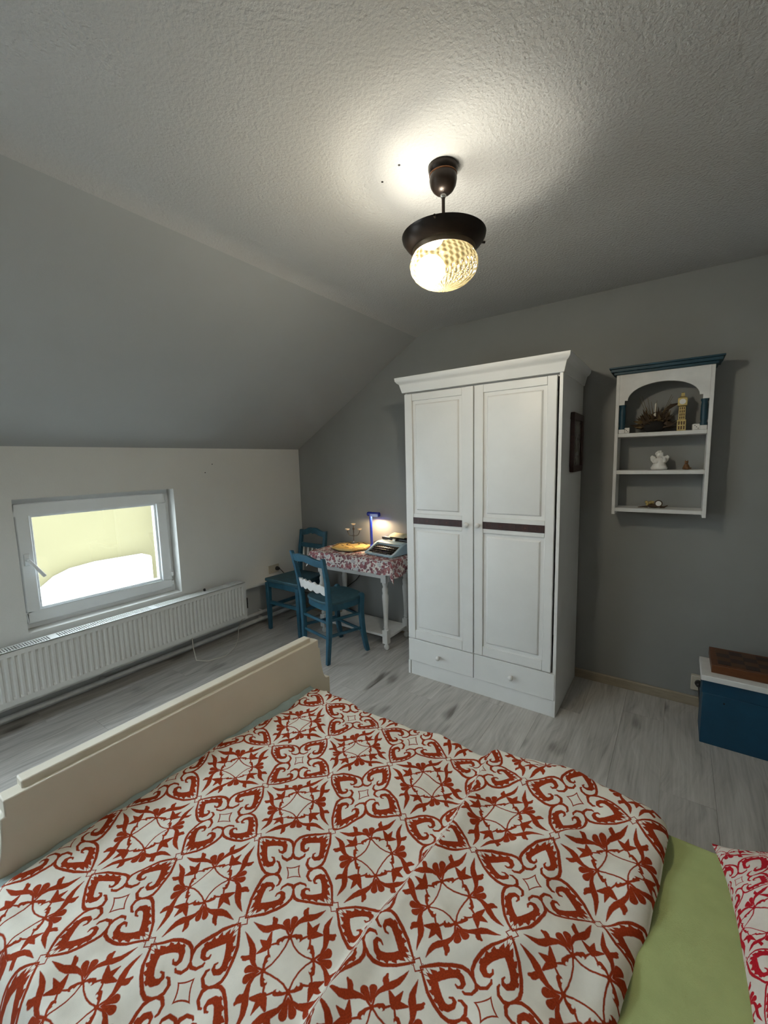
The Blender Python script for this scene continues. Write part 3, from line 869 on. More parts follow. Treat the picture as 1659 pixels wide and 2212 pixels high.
for k in range(170):
    a = rnd.uniform(0, 2 * pi); el = rnd.uniform(-.1, 1.25)
    d = (cos(a) * cos(el), sin(a) * cos(el) * .5, sin(el))
    b0 = (rnd.uniform(-.045, .05), rnd.uniform(-.03, .03), rnd.uniform(.02, .065))
    if b0[1] + d[1] * .08 > .066 : continue
    leaf(lv if k % 4 else gs, b0, d, rnd.uniform(.03, .085), rnd.uniform(.005, .012))
for k in range(16):
    a = rnd.uniform(-.9, .9)
    gs.tube([(0, 0, .05), (.05 * a, -.01, .10), (.10 * a, .0, .13 + rnd.uniform(0, .07))], [.0016, .0012, .0007], 5)
lv.tube([(.01, 0, .05), (.045, 0, .11), (.075, -.005, .135), (.105, -.01, .145)], [.004, .006, .010, .003], 7)
obj('leaves', lv, M['dry'], da, local=True, kind='stuff'); obj('dry_stems', gs, M['dry_light'], da, local=True, kind='stuff')
# angel
an = thing('angel_figurine', 'white porcelain angel with wings on the middle shelf board', 'figurine', (2.883, -.080, 1.3425))
bo = MB()
bo.lathe([(.001, 0), (.036, .001), (.040, .010), (.030, .030), (.022, .050), (.014, .064), (0, .068)], (0, 0, 0), 20)
bo.ball((0, -.003, .080), (.0175, .017, .0185)); bo.ball((.014, -.018, .012), (.022, .020, .012)); bo.ball((-.016, -.016, .012), (.020, .018, .012))
bo.tube([(-.019, -.003, .055), (-.024, -.016, .040), (-.006, -.024, .043)], [.008, .0075, .006], 8)
bo.tube([(.019, -.003, .055), (.026, -.016, .046), (.024, -.022, .064), (.014, -.021, .072)], [.008, .0075, .0065, .006], 8)
bo.ball((0, -.020, .078), (.003, .003, .003), 8, 6)
obj('body', bo, M['porcelain'], an, local=True, remesh=.0022)
hr = MB()
for k in range(20):
    a = rnd.uniform(0, 2 * pi); e = rnd.uniform(.1, 1.4)
    if sin(a) < -.5 and e < .7: continue
    hr.ball((.0165 * cos(a) * cos(e), -.003 + .0165 * sin(a) * cos(e), .083 + .0165 * sin(e)), .0062, 8, 6)
obj('curly_hair', hr, M['porcelain'], an, local=True, smooth=60)
for s in (-1, 1):
    wv_ = [(s * .008, .050), (s * .020, .072), (s * .036, .080), (s * .044, .070), (s * .041, .052), (s * .030, .036), (s * .014, .036)]
    if s < 0: wv_ = wv_[::-1]
    obj('wing', MB().prism(wv_, 'xz', .010, .018), M['porcelain'], an, local=True, bevel=.003, seg=3)
# brown animal
ca = thing('animal_figurine', 'tiny brown seated animal figurine with pointed ears on the middle shelf board', 'figurine', (3.004, -.080, 1.3425))
bo = MB().lathe([(.001, 0), (.016, .001), (.017, .008), (.013, .020), (.008, .030), (0, .034)], (0, 0, 0), 16)
bo.ball((0, -.004, .037), (.0085, .009, .0085)); bo.ball((0, -.012, .035), (.004, .004, .003), 8, 6)
bo.lathe([(.0035, .041), (.0004, .053)], (-.0055, -.003, 0), 8); bo.lathe([(.0035, .041), (.0004, .053)], (.0055, -.003, 0), 8)
bo.ball((-.007, -.011, .006), (.005, .008, .006), 8, 6); bo.ball((.007, -.011, .006), (.005, .008, .006), 8, 6)
bo.tube([(.012, .008, .004), (.020, .002, .006), (.020, -.008, .012)], [.003, .003, .002], 6)
obj('body', bo, M['brown_fig'], ca, local=True, remesh=.0014)
# trinket
tk = thing('trinket', 'dark and gold trinket with a round pale dial on the lowest shelf board', 'ornament', (2.868, -.085, 1.1325))
tb = MB()
for k in range(16):
    a = rnd.uniform(0, 2 * pi)
    tb.ball((-.018 + .020 * cos(a) * rnd.random(), .012 * sin(a), .016 + rnd.uniform(0, .018)), rnd.uniform(.005, .009), 8, 6)
obj('gold_nuggets', tb, M['gold'], tk, local=True, smooth=60)
obj('dark_foot', MB().ball((0, 0, .010), (.034, .016, .0098), 16, 8).tube([(-.028, 0, .006), (-.048, -.002, .005), (-.075, -.004, .002)], [.006, .004, .0018], 8).tube([(.028, 0, .006), (.048, -.002, .006), (.064, -.004, .016)], [.006, .005, .002], 8), M['burnt'], tk, local=True, smooth=60)
obj('dial_ring', MB().torus((.022, -.012, .026), .016, .003, 20, 8, 'y'), M['burnt'], tk, local=True, smooth=60)
obj('pale_dial', MB().lathe([(.015, -.011), (.015, -.0135), (0, -.014)], (.022, 0, .026), 18, 'y'), M['porcelain'], tk, local=True)

# ------------------------------------------------------------------ chest and chess box
ch = thing('blue_chest', 'dark blue wooden chest with a white lid against the grey wall', 'chest', (3.45, -.28, 0))
CX0, CX1, CY0, CY1 = 3.121, 3.82, -.367, -.165
b_ = MB().box(CX0, CX1, CY0, CY1, 0, .262)
obj('body', b_, M['chest'], ch, bevel=.003)
obj('upper_band', MB().box(CX0 - .003, CX1 + .003, CY0 - .003, CY1, .264, .338), M['chest'], ch, bevel=.002)
obj('lid', MB().box(CX0 - .012, CX1 + .012, CY0 - .034, CY1 - .004, .338, .365), M['white_old'], ch, bevel=.003, label='white lid')
obj('keyhole', MB().lathe([(.004, CY0 + .001), (.004, CY0 - .0015)], (3.205, 0, .228), 10, 'y'), M['hole'], ch)
cb = thing('chess_box', 'closed brown wooden chess box lying on the white lid of the chest', 'game box', (3.38, -.23, .3655))
BX0, BX1, BY0, BY1, BZ = 3.150, 3.62, -.350, -.112, .3655
obj('case', MB().box(BX0, BX1, BY0, BY1, BZ, BZ + .040), M['board_wood'], cb, bevel=.002)
sw = .0525; sh = .0475
for i in range(8):
    for j in range(4):
        x0 = BX0 + .025 + i * sw; y0 = BY0 + .024 + j * sh
        obj('chess_square', MB().box(x0, x0 + sw - .0006, y0, y0 + sh - .0006, BZ + .0395, BZ + .0412), M['board_dark'] if (i + j) % 2 == 0 else M['board_light'], cb)

# ------------------------------------------------------------------ table, cloth and what lies on it
tb_ = thing('side_table', 'small white table with turned legs and a low shelf', 'table', (.89, -.20, 0))
TZ = .712
TX0, TX1, TY0, TY1 = .555, 1.330, -.435, -.022
obj('tabletop', MB().box(TX0, TX1, TY0, TY1, TZ - .022, TZ), M['white_old'], tb_, bevel=.003)
lx0, lx1, ly0, ly1 = .572, 1.213, -.345, -.062
ap = MB()
ap.box(lx0, lx1, ly0 - .012, ly0 + .006, .556, TZ - .022); ap.box(lx0, lx1, ly1 - .006, ly1 + .012, .556, TZ - .022)
ap.box(lx0 - .012, lx0 + .006, ly0, ly1, .556, TZ - .022); ap.box(lx1 - .006, lx1 + .012, ly0, ly1, .556, TZ - .022)
obj('apron', ap, M['white_old'], tb_, bevel=.001)
for (x_, y_) in ((lx0, ly0), (lx1, ly0), (lx0, ly1), (lx1, ly1)):
    l = MB()
    l.lathe([(.010, 0), (.018, .008), (.021, .022), (.017, .036), (.011, .044), (.013, .052), (.016, .054)], (x_, y_, 0), 16)
    l.vpost([(x_, y_, .053, .044, .044), (x_, y_, .158, .044, .044)])
    l.lathe([(.020, .157), (.014, .166), (.020, .176), (.016, .190), (.0165, .23), (.020, .33), (.0245, .40), (.025, .425), (.020, .445), (.0225, .458), (.023, .478), (.016, .492), (.019, .505), (.022, .516), (.022, .53)], (x_, y_, 0), 18)
    l.vpost([(x_, y_, .528, .046, .046), (x_, y_, TZ - .022, .046, .046)])
    obj('leg', l, M['white_old'], tb_, smooth=40)
obj('low_shelf', MB().box(lx0 - .01, lx1 + .014, ly0 + .022, ly1 + .015, .082, .102), M['white_old'], tb_, bevel=.003)
# tablecloth
def draped(u, v):
    # cloth plane point (u,v) -> hanging position round the table top
    m_ = .006
    x0, x1, y0, y1 = TX0 - m_, TX1 + m_, TY0 - m_, TY1 + .004
    cx = min(max(u, x0), x1); cy = min(max(v, y0), y1)
    dx, dy = u - cx, v - cy
    d = sqrt(dx * dx + dy * dy)
    z = TZ + .004
    if d < 1e-6:
        z += .0025 * sin(u * 31 + v * 11) * sin(v * 27 - u * 8) + .0022
        return (u, v, z)
    nx, ny = dx / d, dy / d
    s = u * 1.0 + v * .7
    both = min(abs(nx), abs(ny))
    fl = .008 + d * (.10 + .06 * sin(s * 38) + .30 * both)
    zz_ = z - min(d, .012) * .45 - max(0, d - .012) * .985
    return (cx + nx * fl, cy + ny * fl, zz_)
U0, U1, V0, V1 = TX0 - .085, TX1 + .135, TY0 - .112, TY1 + .003
nu, nv = 100, 60
vs = []; fs = []; uvl = []
for j in range(nv + 1):
    for i in range(nu + 1):
        u = U0 + (U1 - U0) * i / nu; v = V0 + (V1 - V0) * j / nv
        vs.append(draped(u, v)); uvl.append((u, v))
for j in range(nv):
    for i in range(nu):
        a = j * (nu + 1) + i
        fs.append((a, a + 1, a + nu + 2, a + nu + 1))
def uv_mesh(name, vs, fs, uvl, mt):
    me = bpy.data.meshes.new(name); me.from_pydata(vs, [], fs)
    lay = me.uv_layers.new(name='UVMap')
    vi = [0] * len(me.loops); me.loops.foreach_get('vertex_index', vi)
    flat = []
    for k in vi: flat += uvl[k]
    lay.data.foreach_set('uv', flat)
    me.polygons.foreach_set('use_smooth', [True] * len(me.polygons))
    me.materials.append(mt)
    return me
tc = bpy.data.objects.new('tablecloth', uv_mesh('tablecloth', vs, fs, uvl, M['rose_cloth']))
COL.objects.link(tc)
sd_ = tc.modifiers.new('thickness', 'SOLIDIFY'); sd_.thickness = .0015; sd_.offset = 1
tag(tc, 'white cotton tablecloth printed with red and purple roses on the small table', 'tablecloth')
CZ = TZ + .0095          # top of the cloth
# wooden board / tray
tr = thing('wooden_board', 'yellow eight sided wooden board with burnt ornaments under the candelabra', 'board', (.785, -.205, CZ))
oct_ = [(.672, -.325), (.620, -.200), (.672, -.085), (.800, -.045), (.905, -.105), (.945, -.225), (.900, -.335), (.785, -.362)]
oc = [(a - .785, b - -.205) for a, b in oct_]
obj('board', MB().prism(oc[::-1], 'xy', .006, .022), M['tray'], tr, local=True, bevel=.004)
obj('bark_rim', MB().prism([(a * 1.02, b * 1.02) for a, b in oc[::-1]], 'xy', 0, .008), M['burnt'], tr, local=True, label='dark bark underside')
og = MB().torus((-.02, .045, .0225), .052, .007, 28, 6)
og.v = [(p[0], p[1], .0222 + (p[2] - .0225) * .25) for p in og.v]
obj('burnt_ornament', og, M['burnt'], tr, local=True)
for (p_, q_, w) in ((oc[0], (oc[1][0] * .9, oc[1][1] * .9), .012), ((oc[1][0] * .85, oc[1][1] * .6), (oc[2][0] * .9, oc[2][1] * .9), .012),
                   ((oc[3][0] * .9, oc[3][1] * .9), (oc[4][0] * .88, oc[4][1] * .88), .012), ((oc[5][0] * .93, oc[5][1] * .8), (oc[6][0] * .9, oc[6][1] * .9), .010),
                   ((-.09, -.03), (-.045, -.055), .008), ((-.01, -.08), (.04, -.09), .008), ((.03, -.03), (.08, -.055), .006)):
    obj('burnt_stroke', MB().beam((p_[0] * .94, p_[1] * .94, .0222), (q_[0] * .94, q_[1] * .94, .0222), w, .0018), M['burnt'], tr, local=True)
# candelabra
cn = thing('candelabra', 'slender three armed steel candelabra on the yellow wooden board', 'candelabra', (.750, -.130, CZ + .0228), rz=.55)
M['steel_light'] = mat('pale_steel', (.85, .82, .75), .4, metal=.9)
M['steel_dark'] = mat('darkened_steel', (.10, .09, .08), .3, metal=.8)
obj('foot', MB().lathe([(.034, 0), (.034, .003), (.012, .007), (.005, .014), (.004, .02)], (0, 0, 0), 20), M['chrome'], cn, local=True, smooth=40)
obj('stem', MB().lathe([(.0035, .012), (.003, .055), (.008, .060), (.008, .072), (.0045, .078), (.006, .10), (.0045, .112), (.009, .118), (.009, .128), (.0035, .134), (.0035, .158)], (0, 0, 0), 14), M['steel_dark'], cn, local=True, smooth=40)
for s in (-1, 1):
    obj('arm', MB().tube([(s * .004, 0, .066)] + [(s * (.004 + .048 * sin(k * pi / 14)), 0, .066 + .0 - .006 * sin(k * pi / 7) + .050 * (1 - cos(k * pi / 14))) for k in range(1, 8)], .0030, 8), M['steel_dark'], cn, local=True, smooth=60)
    obj('candle_cup', MB().lathe([(.004, .113), (.018, .117), (.021, .127), (.018, .127), (.013, .119), (0, .118)], (s * .052, 0, 0), 18), M['steel_light'], cn, local=True, smooth=40)
obj('candle_cup', MB().lathe([(.004, .156), (.016, .160), (.021, .171), (.018, .171), (.013, .162), (0, .161)], (0, 0, 0), 18), M['steel_light'], cn, local=True, smooth=40)
# desk lamp
dl_ = thing('desk_lamp', 'cobalt blue desk lamp lighting the typewriter', 'lamp', (.902, -.082, CZ))
obj('base', MB().lathe([(.036, 0), (.036, .010), (.020, .016), (.012, .02)], (0, 0, 0), 24), M['lampblue'], dl_, local=True, smooth=40)
obj('pole', MB().tube([(0, 0, .012), (-.004, 0, .262)], .0115, 14), M['lampblue'], dl_, local=True, smooth=50)
obj('hinge_knob', MB().lathe([(.016, -.022), (.019, -.016), (.019, .016), (.016, .022)], (-.010, 0, .275), 18, 'x'), M['lampblue'], dl_, local=True, smooth=40)
def hood(rr, zb):
    return [(-rr, zb)] + [(-rr * cos(pi * k / 12), .275 + rr * sin(pi * k / 12)) for k in range(13)] + [(rr, zb + .003)]
hp = hood(.0180, .2560) + hood(.0150, .2560)[::-1]
hm = MB().prism(hp, 'yz', .004, .082)
for xa in (.001, .080): hm.prism(hood(.0180, .2560), 'yz', xa, xa + .004)
hd_ = obj('lamp_head', hm, M['lampblue'], dl_, local=True)
obj('light_tube', MB().lathe([(.0045, .014), (.0045, .074)], (0, 0, .272), 10, 'x'), M['desk_bulb'], hd_, local=True)
cord = [(.905, -.06, CZ + .035), (.93, -.035, CZ + .045), (.985, -.03, CZ + .020), (1.03, -.028, CZ + .006), (1.05, -.0145, TZ - .04), (.95, -.0155, .60), (.84, -.0155, .54), (.741, -.0155, .474), (.669, -.0155, .388), (.57, -.0155, .313), (.474, -.0155, .264), (.30, -.018, .20), (.17, -.03, .17), (.09, -.09, .20), (.045, -.19, .30), (.038, -.26, .39), (.040, -.31, .45), (.050, -.347, .484)]
obj('power_cord', MB().tube(cord, .0035, 8), M['black'], dl_, smooth=60)
obj('plug', MB().lathe([(.019, .0128), (.019, .024), (.013, .042), (.007, .050)], (0, -.350, .484), 16, 'x'), M['black'], dl_, smooth=50)
# typewriter
tw = thing('typewriter', 'pale blue portable typewriter with black keys on the rose tablecloth', 'typewriter', (1.158, -.345, CZ), rz=-.13)
hw = .143
side = [(-.004, .004), (-.004, .020), (.030, .030), (.118, .074), (.150, .082), (.245, .082), (.262, .060), (.262, .004)]
for xa in (-hw, hw - .022):
    obj('side_shell', MB().prism(side, 'yz', xa, xa + .022), M['typewriter'], tw, local=True, bevel=.004)
obj('front_shell', MB().prism([(-.004, .004), (-.004, .018), (.020, .020), (.020, .004)], 'yz', -hw + .022, hw - .022).box(-hw + .022, hw - .022, .02, .262, .004, .010), M['typewriter'], tw, local=True)
obj('key_bed', MB().prism([(.014, .012), (.020, .018), (.122, .058), (.122, .012)], 'yz', -hw + .022, hw - .022), M['black'], tw, local=True)
kb = MB()
for r_ in range(4):
    yy = .030 + r_ * .0215; z_ = .024 + r_ * .0095
    for k in range(11):
        xx = -.105 + k * .0205 + (r_ % 2) * .006 - .003
        kb.lathe([(.0075, z_), (.0082, z_ + .007), (.006, z_ + .008), (0, z_ + .0075)], (xx, yy, 0), 8)
kb.box(-.075, .075, .008, .018, .020, .026)
obj('keys', kb, M['key_black'], tw, local=True, kind='stuff')
obj('ribbon_cover', MB().prism([(.122, .060), (.122, .075), (.150, .0835), (.185, .0835), (.185, .060)], 'yz', -hw + .022, hw - .022), M['typewriter'], tw, local=True, bevel=.003)
obj('trim_strip', MB().beam((-hw + .03, .121, .074), (hw - .03, .121, .074), .004, .006), M['chrome'], tw, local=True, label='bright metal strip')
obj('carriage', MB().box(-hw + .01, hw + .012, .190, .245, .070, .086), M['chrome'], tw, local=True, bevel=.002)
obj('platen', MB().lathe([(.0155, -.128), (.0155, .128)], (0, .215, .094), 20, 'x'), M['black'], tw, local=True, smooth=40)
for s in (-1, 1):
    obj('platen_knob', MB().lathe([(.011, 0), (.0125, s * .004), (.0125, s * .016), (.010, s * .02)], (s * .130, .215, .094), 14, 'x'), M['black'], tw, local=True, smooth=40)
obj('paper_rest', MB().box(-.09, .09, .236, .240, .088, .110), M['chrome'], tw, local=True)
pv = []
pf = []
for k in range(7):
    a = k / 6
    for s in (-1, 1): pv.append((s * .080 + .005, .200 + .075 * a - .010 * sin(a * pi), .112 + .034 * a - .012 * a * a))
for k in range(6): pf.append((2 * k, 2 * k + 1, 2 * k + 3, 2 * k + 2))
ps = obj('paper_sheet', MB().add(pv, pf), M['paper'], tw, local=True, smooth=60, label='cream sheet of paper')
ps.modifiers.new('thickness', 'SOLIDIFY').thickness = .0006
obj('type_guide', MB().box(-.012, .016, .176, .196, .083, .104), M['chrome'], tw, local=True, bevel=.002)

# ------------------------------------------------------------------ chairs
def scallop(x0, x1, zb, zt, hump, waves, amp, n=40, end=0.0):
    top = []; bot = []
    for k in range(n + 1):
        u = k / n; x_ = x0 + (x1 - x0) * u
        c = sin(pi * u)
        top.append((x_, zt + hump * c ** 1.6 - amp * abs(sin(pi * u * waves)) * .8 - end * (1 - c) ** 3))
        bot.append((x_, zb + hump * .75 * c ** 1.6 - amp * abs(sin(pi * u * (waves - 1)))))
    return bot + top[::-1]
# front chair
ca_ = thing('dining_chair', 'blue painted wooden chair with a rounded seat and white scalloped back rail', 'chair', (.848, -.7325, 0), rz=-.23)
L_ = dict(local=True)
def cbar(name, p0, p1, w, h, par, mt): return obj(name, MB().beam(p0, p1, w, h), mt, par, local=True, bevel=.003)
for s in (-1, 1):
    obj('back_post', MB().vpost([(s * .155, .000, 0, .027, .028), (s * .167, .012, .22, .032, .034), (s * .177, .014, .42, .033, .038), (s * .192, -.004, .60, .031, .032), (s * .208, -.042, .785, .029, .026)]), M['petrol'], ca_, local=True, bevel=.004)
cr = MB().prism(scallop(-.206, .206, .716, .768, .026, 3, .007), 'xz', -.011, .011)
def lean(mb, z0, y0, k):
    mb.v = [(p[0], p[1] + y0 + k * (p[2] - z0) - .030 * (1 - (p[0] / .2) ** 2), p[2]) for p in mb.v]
    return mb
obj('crest_rail', lean(cr, .745, -.030, -.22), M['petrol'], ca_, local=True, bevel=.003)
spt = MB().prism(scallop(-.186, .186, .522, .586, .010, 6, .017, 60), 'xz', -.008, .008)
obj('back_splat', lean(spt, .55, .008, -.16), M['white_old'], ca_, local=True, bevel=.003, label='white scalloped back rail')
# seat: rounded outline
seat = []
for k in range(32):
    a = 2 * pi * k / 32
    ex = .62
    sx_ = (abs(cos(a)) ** ex) * (1 if cos(a) >= 0 else -1); sy_ = (abs(sin(a)) ** ex) * (1 if sin(a) >= 0 else -1)
    wdt = .186 - .012 * (sy_ * .5 + .5)
    seat.append((wdt * sx_, .188 + .178 * sy_))
obj('seat', MB().prism(seat, 'xy', .424, .444), M['petrol_seat'], ca_, local=True, bevel=.006, seg=3)
obj('seat_rail', MB().prism([(p[0] * .965, .188 + (p[1] - .188) * .965) for p in seat], 'xy', .378, .426), M['petrol'], ca_, local=True, bevel=.003)
for s in (-1, 1):
    obj('front_leg', MB().vpost([(s * .170, .352, 0, .026, .032), (s * .168, .344, .03, .030, .036), (s * .162, .320, .16, .032, .036), (s * .157, .310, .32, .034, .036), (s * .156, .318, .43, .038, .040), (s * .156, .320, .452, .034, .034), (s * .156, .320, .458, .018, .018)]), M['petrol'], ca_, local=True, bevel=.005)
for z in (.305, .190):
    cbar('stretcher', (-.164, .012, z - .01), (.164, .012, z), .016, .018, ca_, M['petrol'])
    cbar('stretcher', (-.158, .314, z - .02), (.158, .314, z - .02), .016, .018, ca_, M['petrol'])
    for s in (-1, 1): cbar('stretcher', (s * .167, .014, z + .018), (s * .159, .314, z), .016, .020, ca_, M['petrol'])
# far chair, its back to the grey wall
cb_ = thing('dining_chair', 'blue painted wooden chair with flat seat and white back spindles in the corner', 'chair', (.290, -.37, 0))
for s, xb, xf_ in ((-1, .142, .118), (1, .436, .486)):
    obj('back_post', MB().vpost([(xb - .290, .170, 0, .032, .034), (xb - .290, .190, .25, .034, .038), (xb - .290, .180, .44, .034, .040), (xb - .290 + .002, .196, .62, .032, .034), (xb - .290 + .004, .226, .825, .030, .028)]), M['petrol'], cb_, local=True, bevel=.004)
    obj('front_leg', MB().vpost([(xf_ - .290, -.172, 0, .028, .028), (xf_ - .290, -.172, .25, .036, .036), (xf_ - .290, -.172, .42, .040, .040)]), M['petrol'], cb_, local=True, bevel=.004)
crest = [(-.146, .770), (-.110, .774), (-.070, .782), (-.030, .796), (-.014, .798), (0, .790), (.014, .798), (.030, .796), (.070, .782), (.110, .774), (.148, .770),
         (.148, .822), (.110, .824), (.080, .832), (.050, .846), (.020, .850), (0, .847), (-.020, .850), (-.050, .846), (-.080, .832), (-.110, .824), (-.146, .822)]
obj('crest_rail', MB().prism(crest, 'xz', .214, .236), M['petrol'], cb_, local=True, bevel=.003)
obj('mid_rail', MB().beam((-.146, .207, .688), (.148, .207, .688), .020, .040), M['petrol'], cb_, local=True, bevel=.003)
obj('lower_rail', MB().beam((-.146, .192, .555), (.148, .192, .555), .020, .034), M['petrol'], cb_, local=True, bevel=.003)
for k in range(5):
    xx = -.105 + k * .0525
    obj('spindle', MB().tube([(xx, .194, .565), (xx, .199, .61), (xx, .206, .675)], [.0065, .0085, .0065], 10), M['white_old'], cb_, local=True, smooth=50)
st = [(-.192, -.192), (.214, -.192), (.160, .172), (-.156, .172)]
obj('seat', MB().prism(st, 'xy', .430, .458), M['petrol_seat'], cb_, local=True, bevel=.008, seg=3)
obj('seat_rail', MB().prism([(-.180, -.182), (.204, -.182), (.152, .168), (-.150, .168)], 'xy', .382, .431), M['petrol'], cb_, local=True, bevel=.003)
cbar('stretcher', (-.168, -.172, .245), (.190, -.172, .245), .020, .028, cb_, M['petrol'])
cbar('stretcher', (-.172, -.165, .205), (-.150, .180, .205), .020, .028, cb_, M['petrol'])
cbar('stretcher', (.194, -.165, .205), (.148, .180, .205), .020, .028, cb_, M['petrol'])

# ------------------------------------------------------------------ bed
bd_ = thing('bed', 'cream wooden bed with a stepped footboard', 'bed', (2.65, -2.07, 0))
FX = 1.652; TH = .046
yR, yL = -1.511, -2.616
def foot_profile():
    half = []   # from the top right end down the flared end (mirror for the left)
    pts = [(0, .620), (0, .578), (.010, .577)]
    for k in range(1, 11):
        a = k / 10 * pi / 2
        pts.append((.010 + .042 * (1 - cos(a)) * .85 + .004 * k / 10, .577 - .160 * sin(a)))
    pts += [(.066, .414), (.066, .10), (.060, 0)]
    return pts
pr = foot_profile()
right = [(yR + a, z) for a, z in pr]; left = [(yL - a, z) for a, z in pr]
poly = right + [(yR - .02, 0), (yR - .06, .12), (yL + .06, .12), (yL + .02, 0)] + left[::-1]
obj('footboard', MB().prism(poly, 'yz', FX - TH, FX), M['cream'], bd_, bevel=.003)
obj('footboard_moulding', MB().box(FX - TH - .008, FX - .014, yL + .040, yR - .035, .612, .640), M['cream'], bd_, bevel=.004)
for (ya, yb) in ((yR + .010, yR + .040), (yL - .060, yL - .030)):
    obj('side_rail', MB().box(FX, 3.72, ya, yb, .14, .30), M['cream'], bd_, bevel=.003)
hb = MB().prism([(yR + .05, 0), (yR + .05, .80), (yR - .1, .86), ((yR + yL) / 2, .92), (yL + .1, .86), (yL - .05, .80), (yL - .05, 0)], 'yz', 3.72, 3.765)
obj('headboard', hb, M['cream'], bd_, bevel=.003)
obj('slat_base', MB().box(FX + .005, 3.715, yL - .028, yR + .008, .16, .20), M['cream'], bd_)
# mattress with fitted sheet
def rounded_slab(x0, x1, y0, y1, z0, z1, r, step=.05):
    vs = []; fs = []
    nx = int((x1 - x0) / step); ny = int((y1 - y0) / step)
    ring = 6
    prof = [(-r * (1 - sin(k / ring * pi / 2)), z1 - r * (1 - cos(k / ring * pi / 2))) for k in range(ring + 1)]   # (inset, z)
    mb = MB()
    outl = [(x0, y0), (x1, y0), (x1, y1), (x0, y1)]
    def rect(ins, z): return [(x0 - ins, y0 - ins, z), (x1 + ins, y0 - ins, z), (x1 + ins, y1 + ins, z), (x0 - ins, y1 + ins, z)]
    rows = [rect(0, z0)] + [rect(i_, z_) for i_, z_ in prof[::-1]]
    n = len(rows)
    for rw in rows: vs += rw
    for i in range(n - 1):
        for k in range(4):
            k2 = (k + 1) % 4
            fs.append((4 * i + k, 4 * i + k2, 4 * i + 4 + k2, 4 * i + 4 + k))
    fs.append((3, 2, 1, 0)); fs.append((4 * n - 4, 4 * n - 3, 4 * n - 2, 4 * n - 1))
    return mb.add(vs, fs)
mt_ = thing('mattress', 'mattress in a green fitted sheet on the bed', 'mattress', (2.68, -2.08, .20))
obj('fitted_sheet', rounded_slab(FX + .012, 3.705, yL - .020, -1.556, .2005, .410, .035), M['sheet_green'], mt_, smooth=60, label='green fitted sheet')
sh = MB()
nu, nv = 30, 100
vs = []; fs = []
for j in range(nv + 1):
    for i in range(nu + 1):
        u = i / nu; v = j / nv
        x_ = FX + .004 + .13 * u; y_ = -2.66 + (-1.575 + 2.66) * v
        z_ = .4135 + .006 * (1 - u) ** 2 + .0022 * (1 + sin(y_ * 41 + x_ * 17)) + .0018 * (1 + sin(y_ * 97 - x_ * 60))
        if u == 0: z_ += .004
        vs.append((x_, y_, z_))
for j in range(nv):
    for i in range(nu):
        a = j * (nu + 1) + i; fs.append((a, a + 1, a + nu + 2, a + nu + 1))
tso = obj('teal_sheet', MB().add(vs, fs), M['sheet_teal'], smooth=60)
tso.modifiers.new('thickness', 'SOLIDIFY').thickness = .002
tag(tso, 'crumpled pale teal sheet showing between footboard and patterned duvet', 'sheet')
# duvet: height field with folds, printed cloth
def smooth01(x):
    x = min(max(x, 0), 1); return x * x * (3 - 2 * x)
def fold_x(y): return 2.515 - .025 * (-1.55 - y) / .85 + .012 * sin(y * 9)
def wob(a, seed):
    return .5 * sin(a * 11.3 + seed) + .3 * sin(a * 23.7 + seed * 2.1) + .2 * sin(a * 47 + seed * .7)
DX0, DX1, DY0, DY1 = 1.662, 2.992, -2.722, -1.545
def far_edge(x):   # y of the far border, bulging towards the right part
    return -1.552 + .045 * smooth01((x - 2.47) / .05) * (1 - .55 * smooth01((x - 2.74) / .12)) + .010 * wob(x, 1.0)
def left_edge(y): return 1.664 + .030 * smooth01((y + 2.15) / .35) + .009 * wob(y * 1.3, 2.2)
def right_edge(y): return 2.998 - .075 * smooth01((-1.58 - y) / .65) + .004 * wob(y, 4.0)
def near_edge(x): return -2.722
CREASES = [(2.57, -1.97, 2.72, -1.83, .010, .016), (2.72, -1.83, 2.90, -1.69, .013, .014), (2.54, -1.70, 2.70, -1.64, .009, .016), (2.62, -1.62, 2.80, -1.53, .012, .022),
           (2.60, -2.20, 2.85, -2.02, .008, .02), (2.35, -1.80, 2.50, -1.66, .008, .018), (2.20, -1.75, 2.26, -1.62, .007, .016), (2.25, -2.0, 2.40, -1.88, .006, .018),
           (2.10, -2.45, 2.40, -2.30, .006, .025), (1.85, -2.35, 2.02, -2.28, .005, .02), (2.78, -2.02, 2.95, -1.92, .009, .018), (2.45, -2.25, 2.60, -2.12, .007, .02)]
nu, nv = 300, 170
vs = []; uvl = []; fs = []
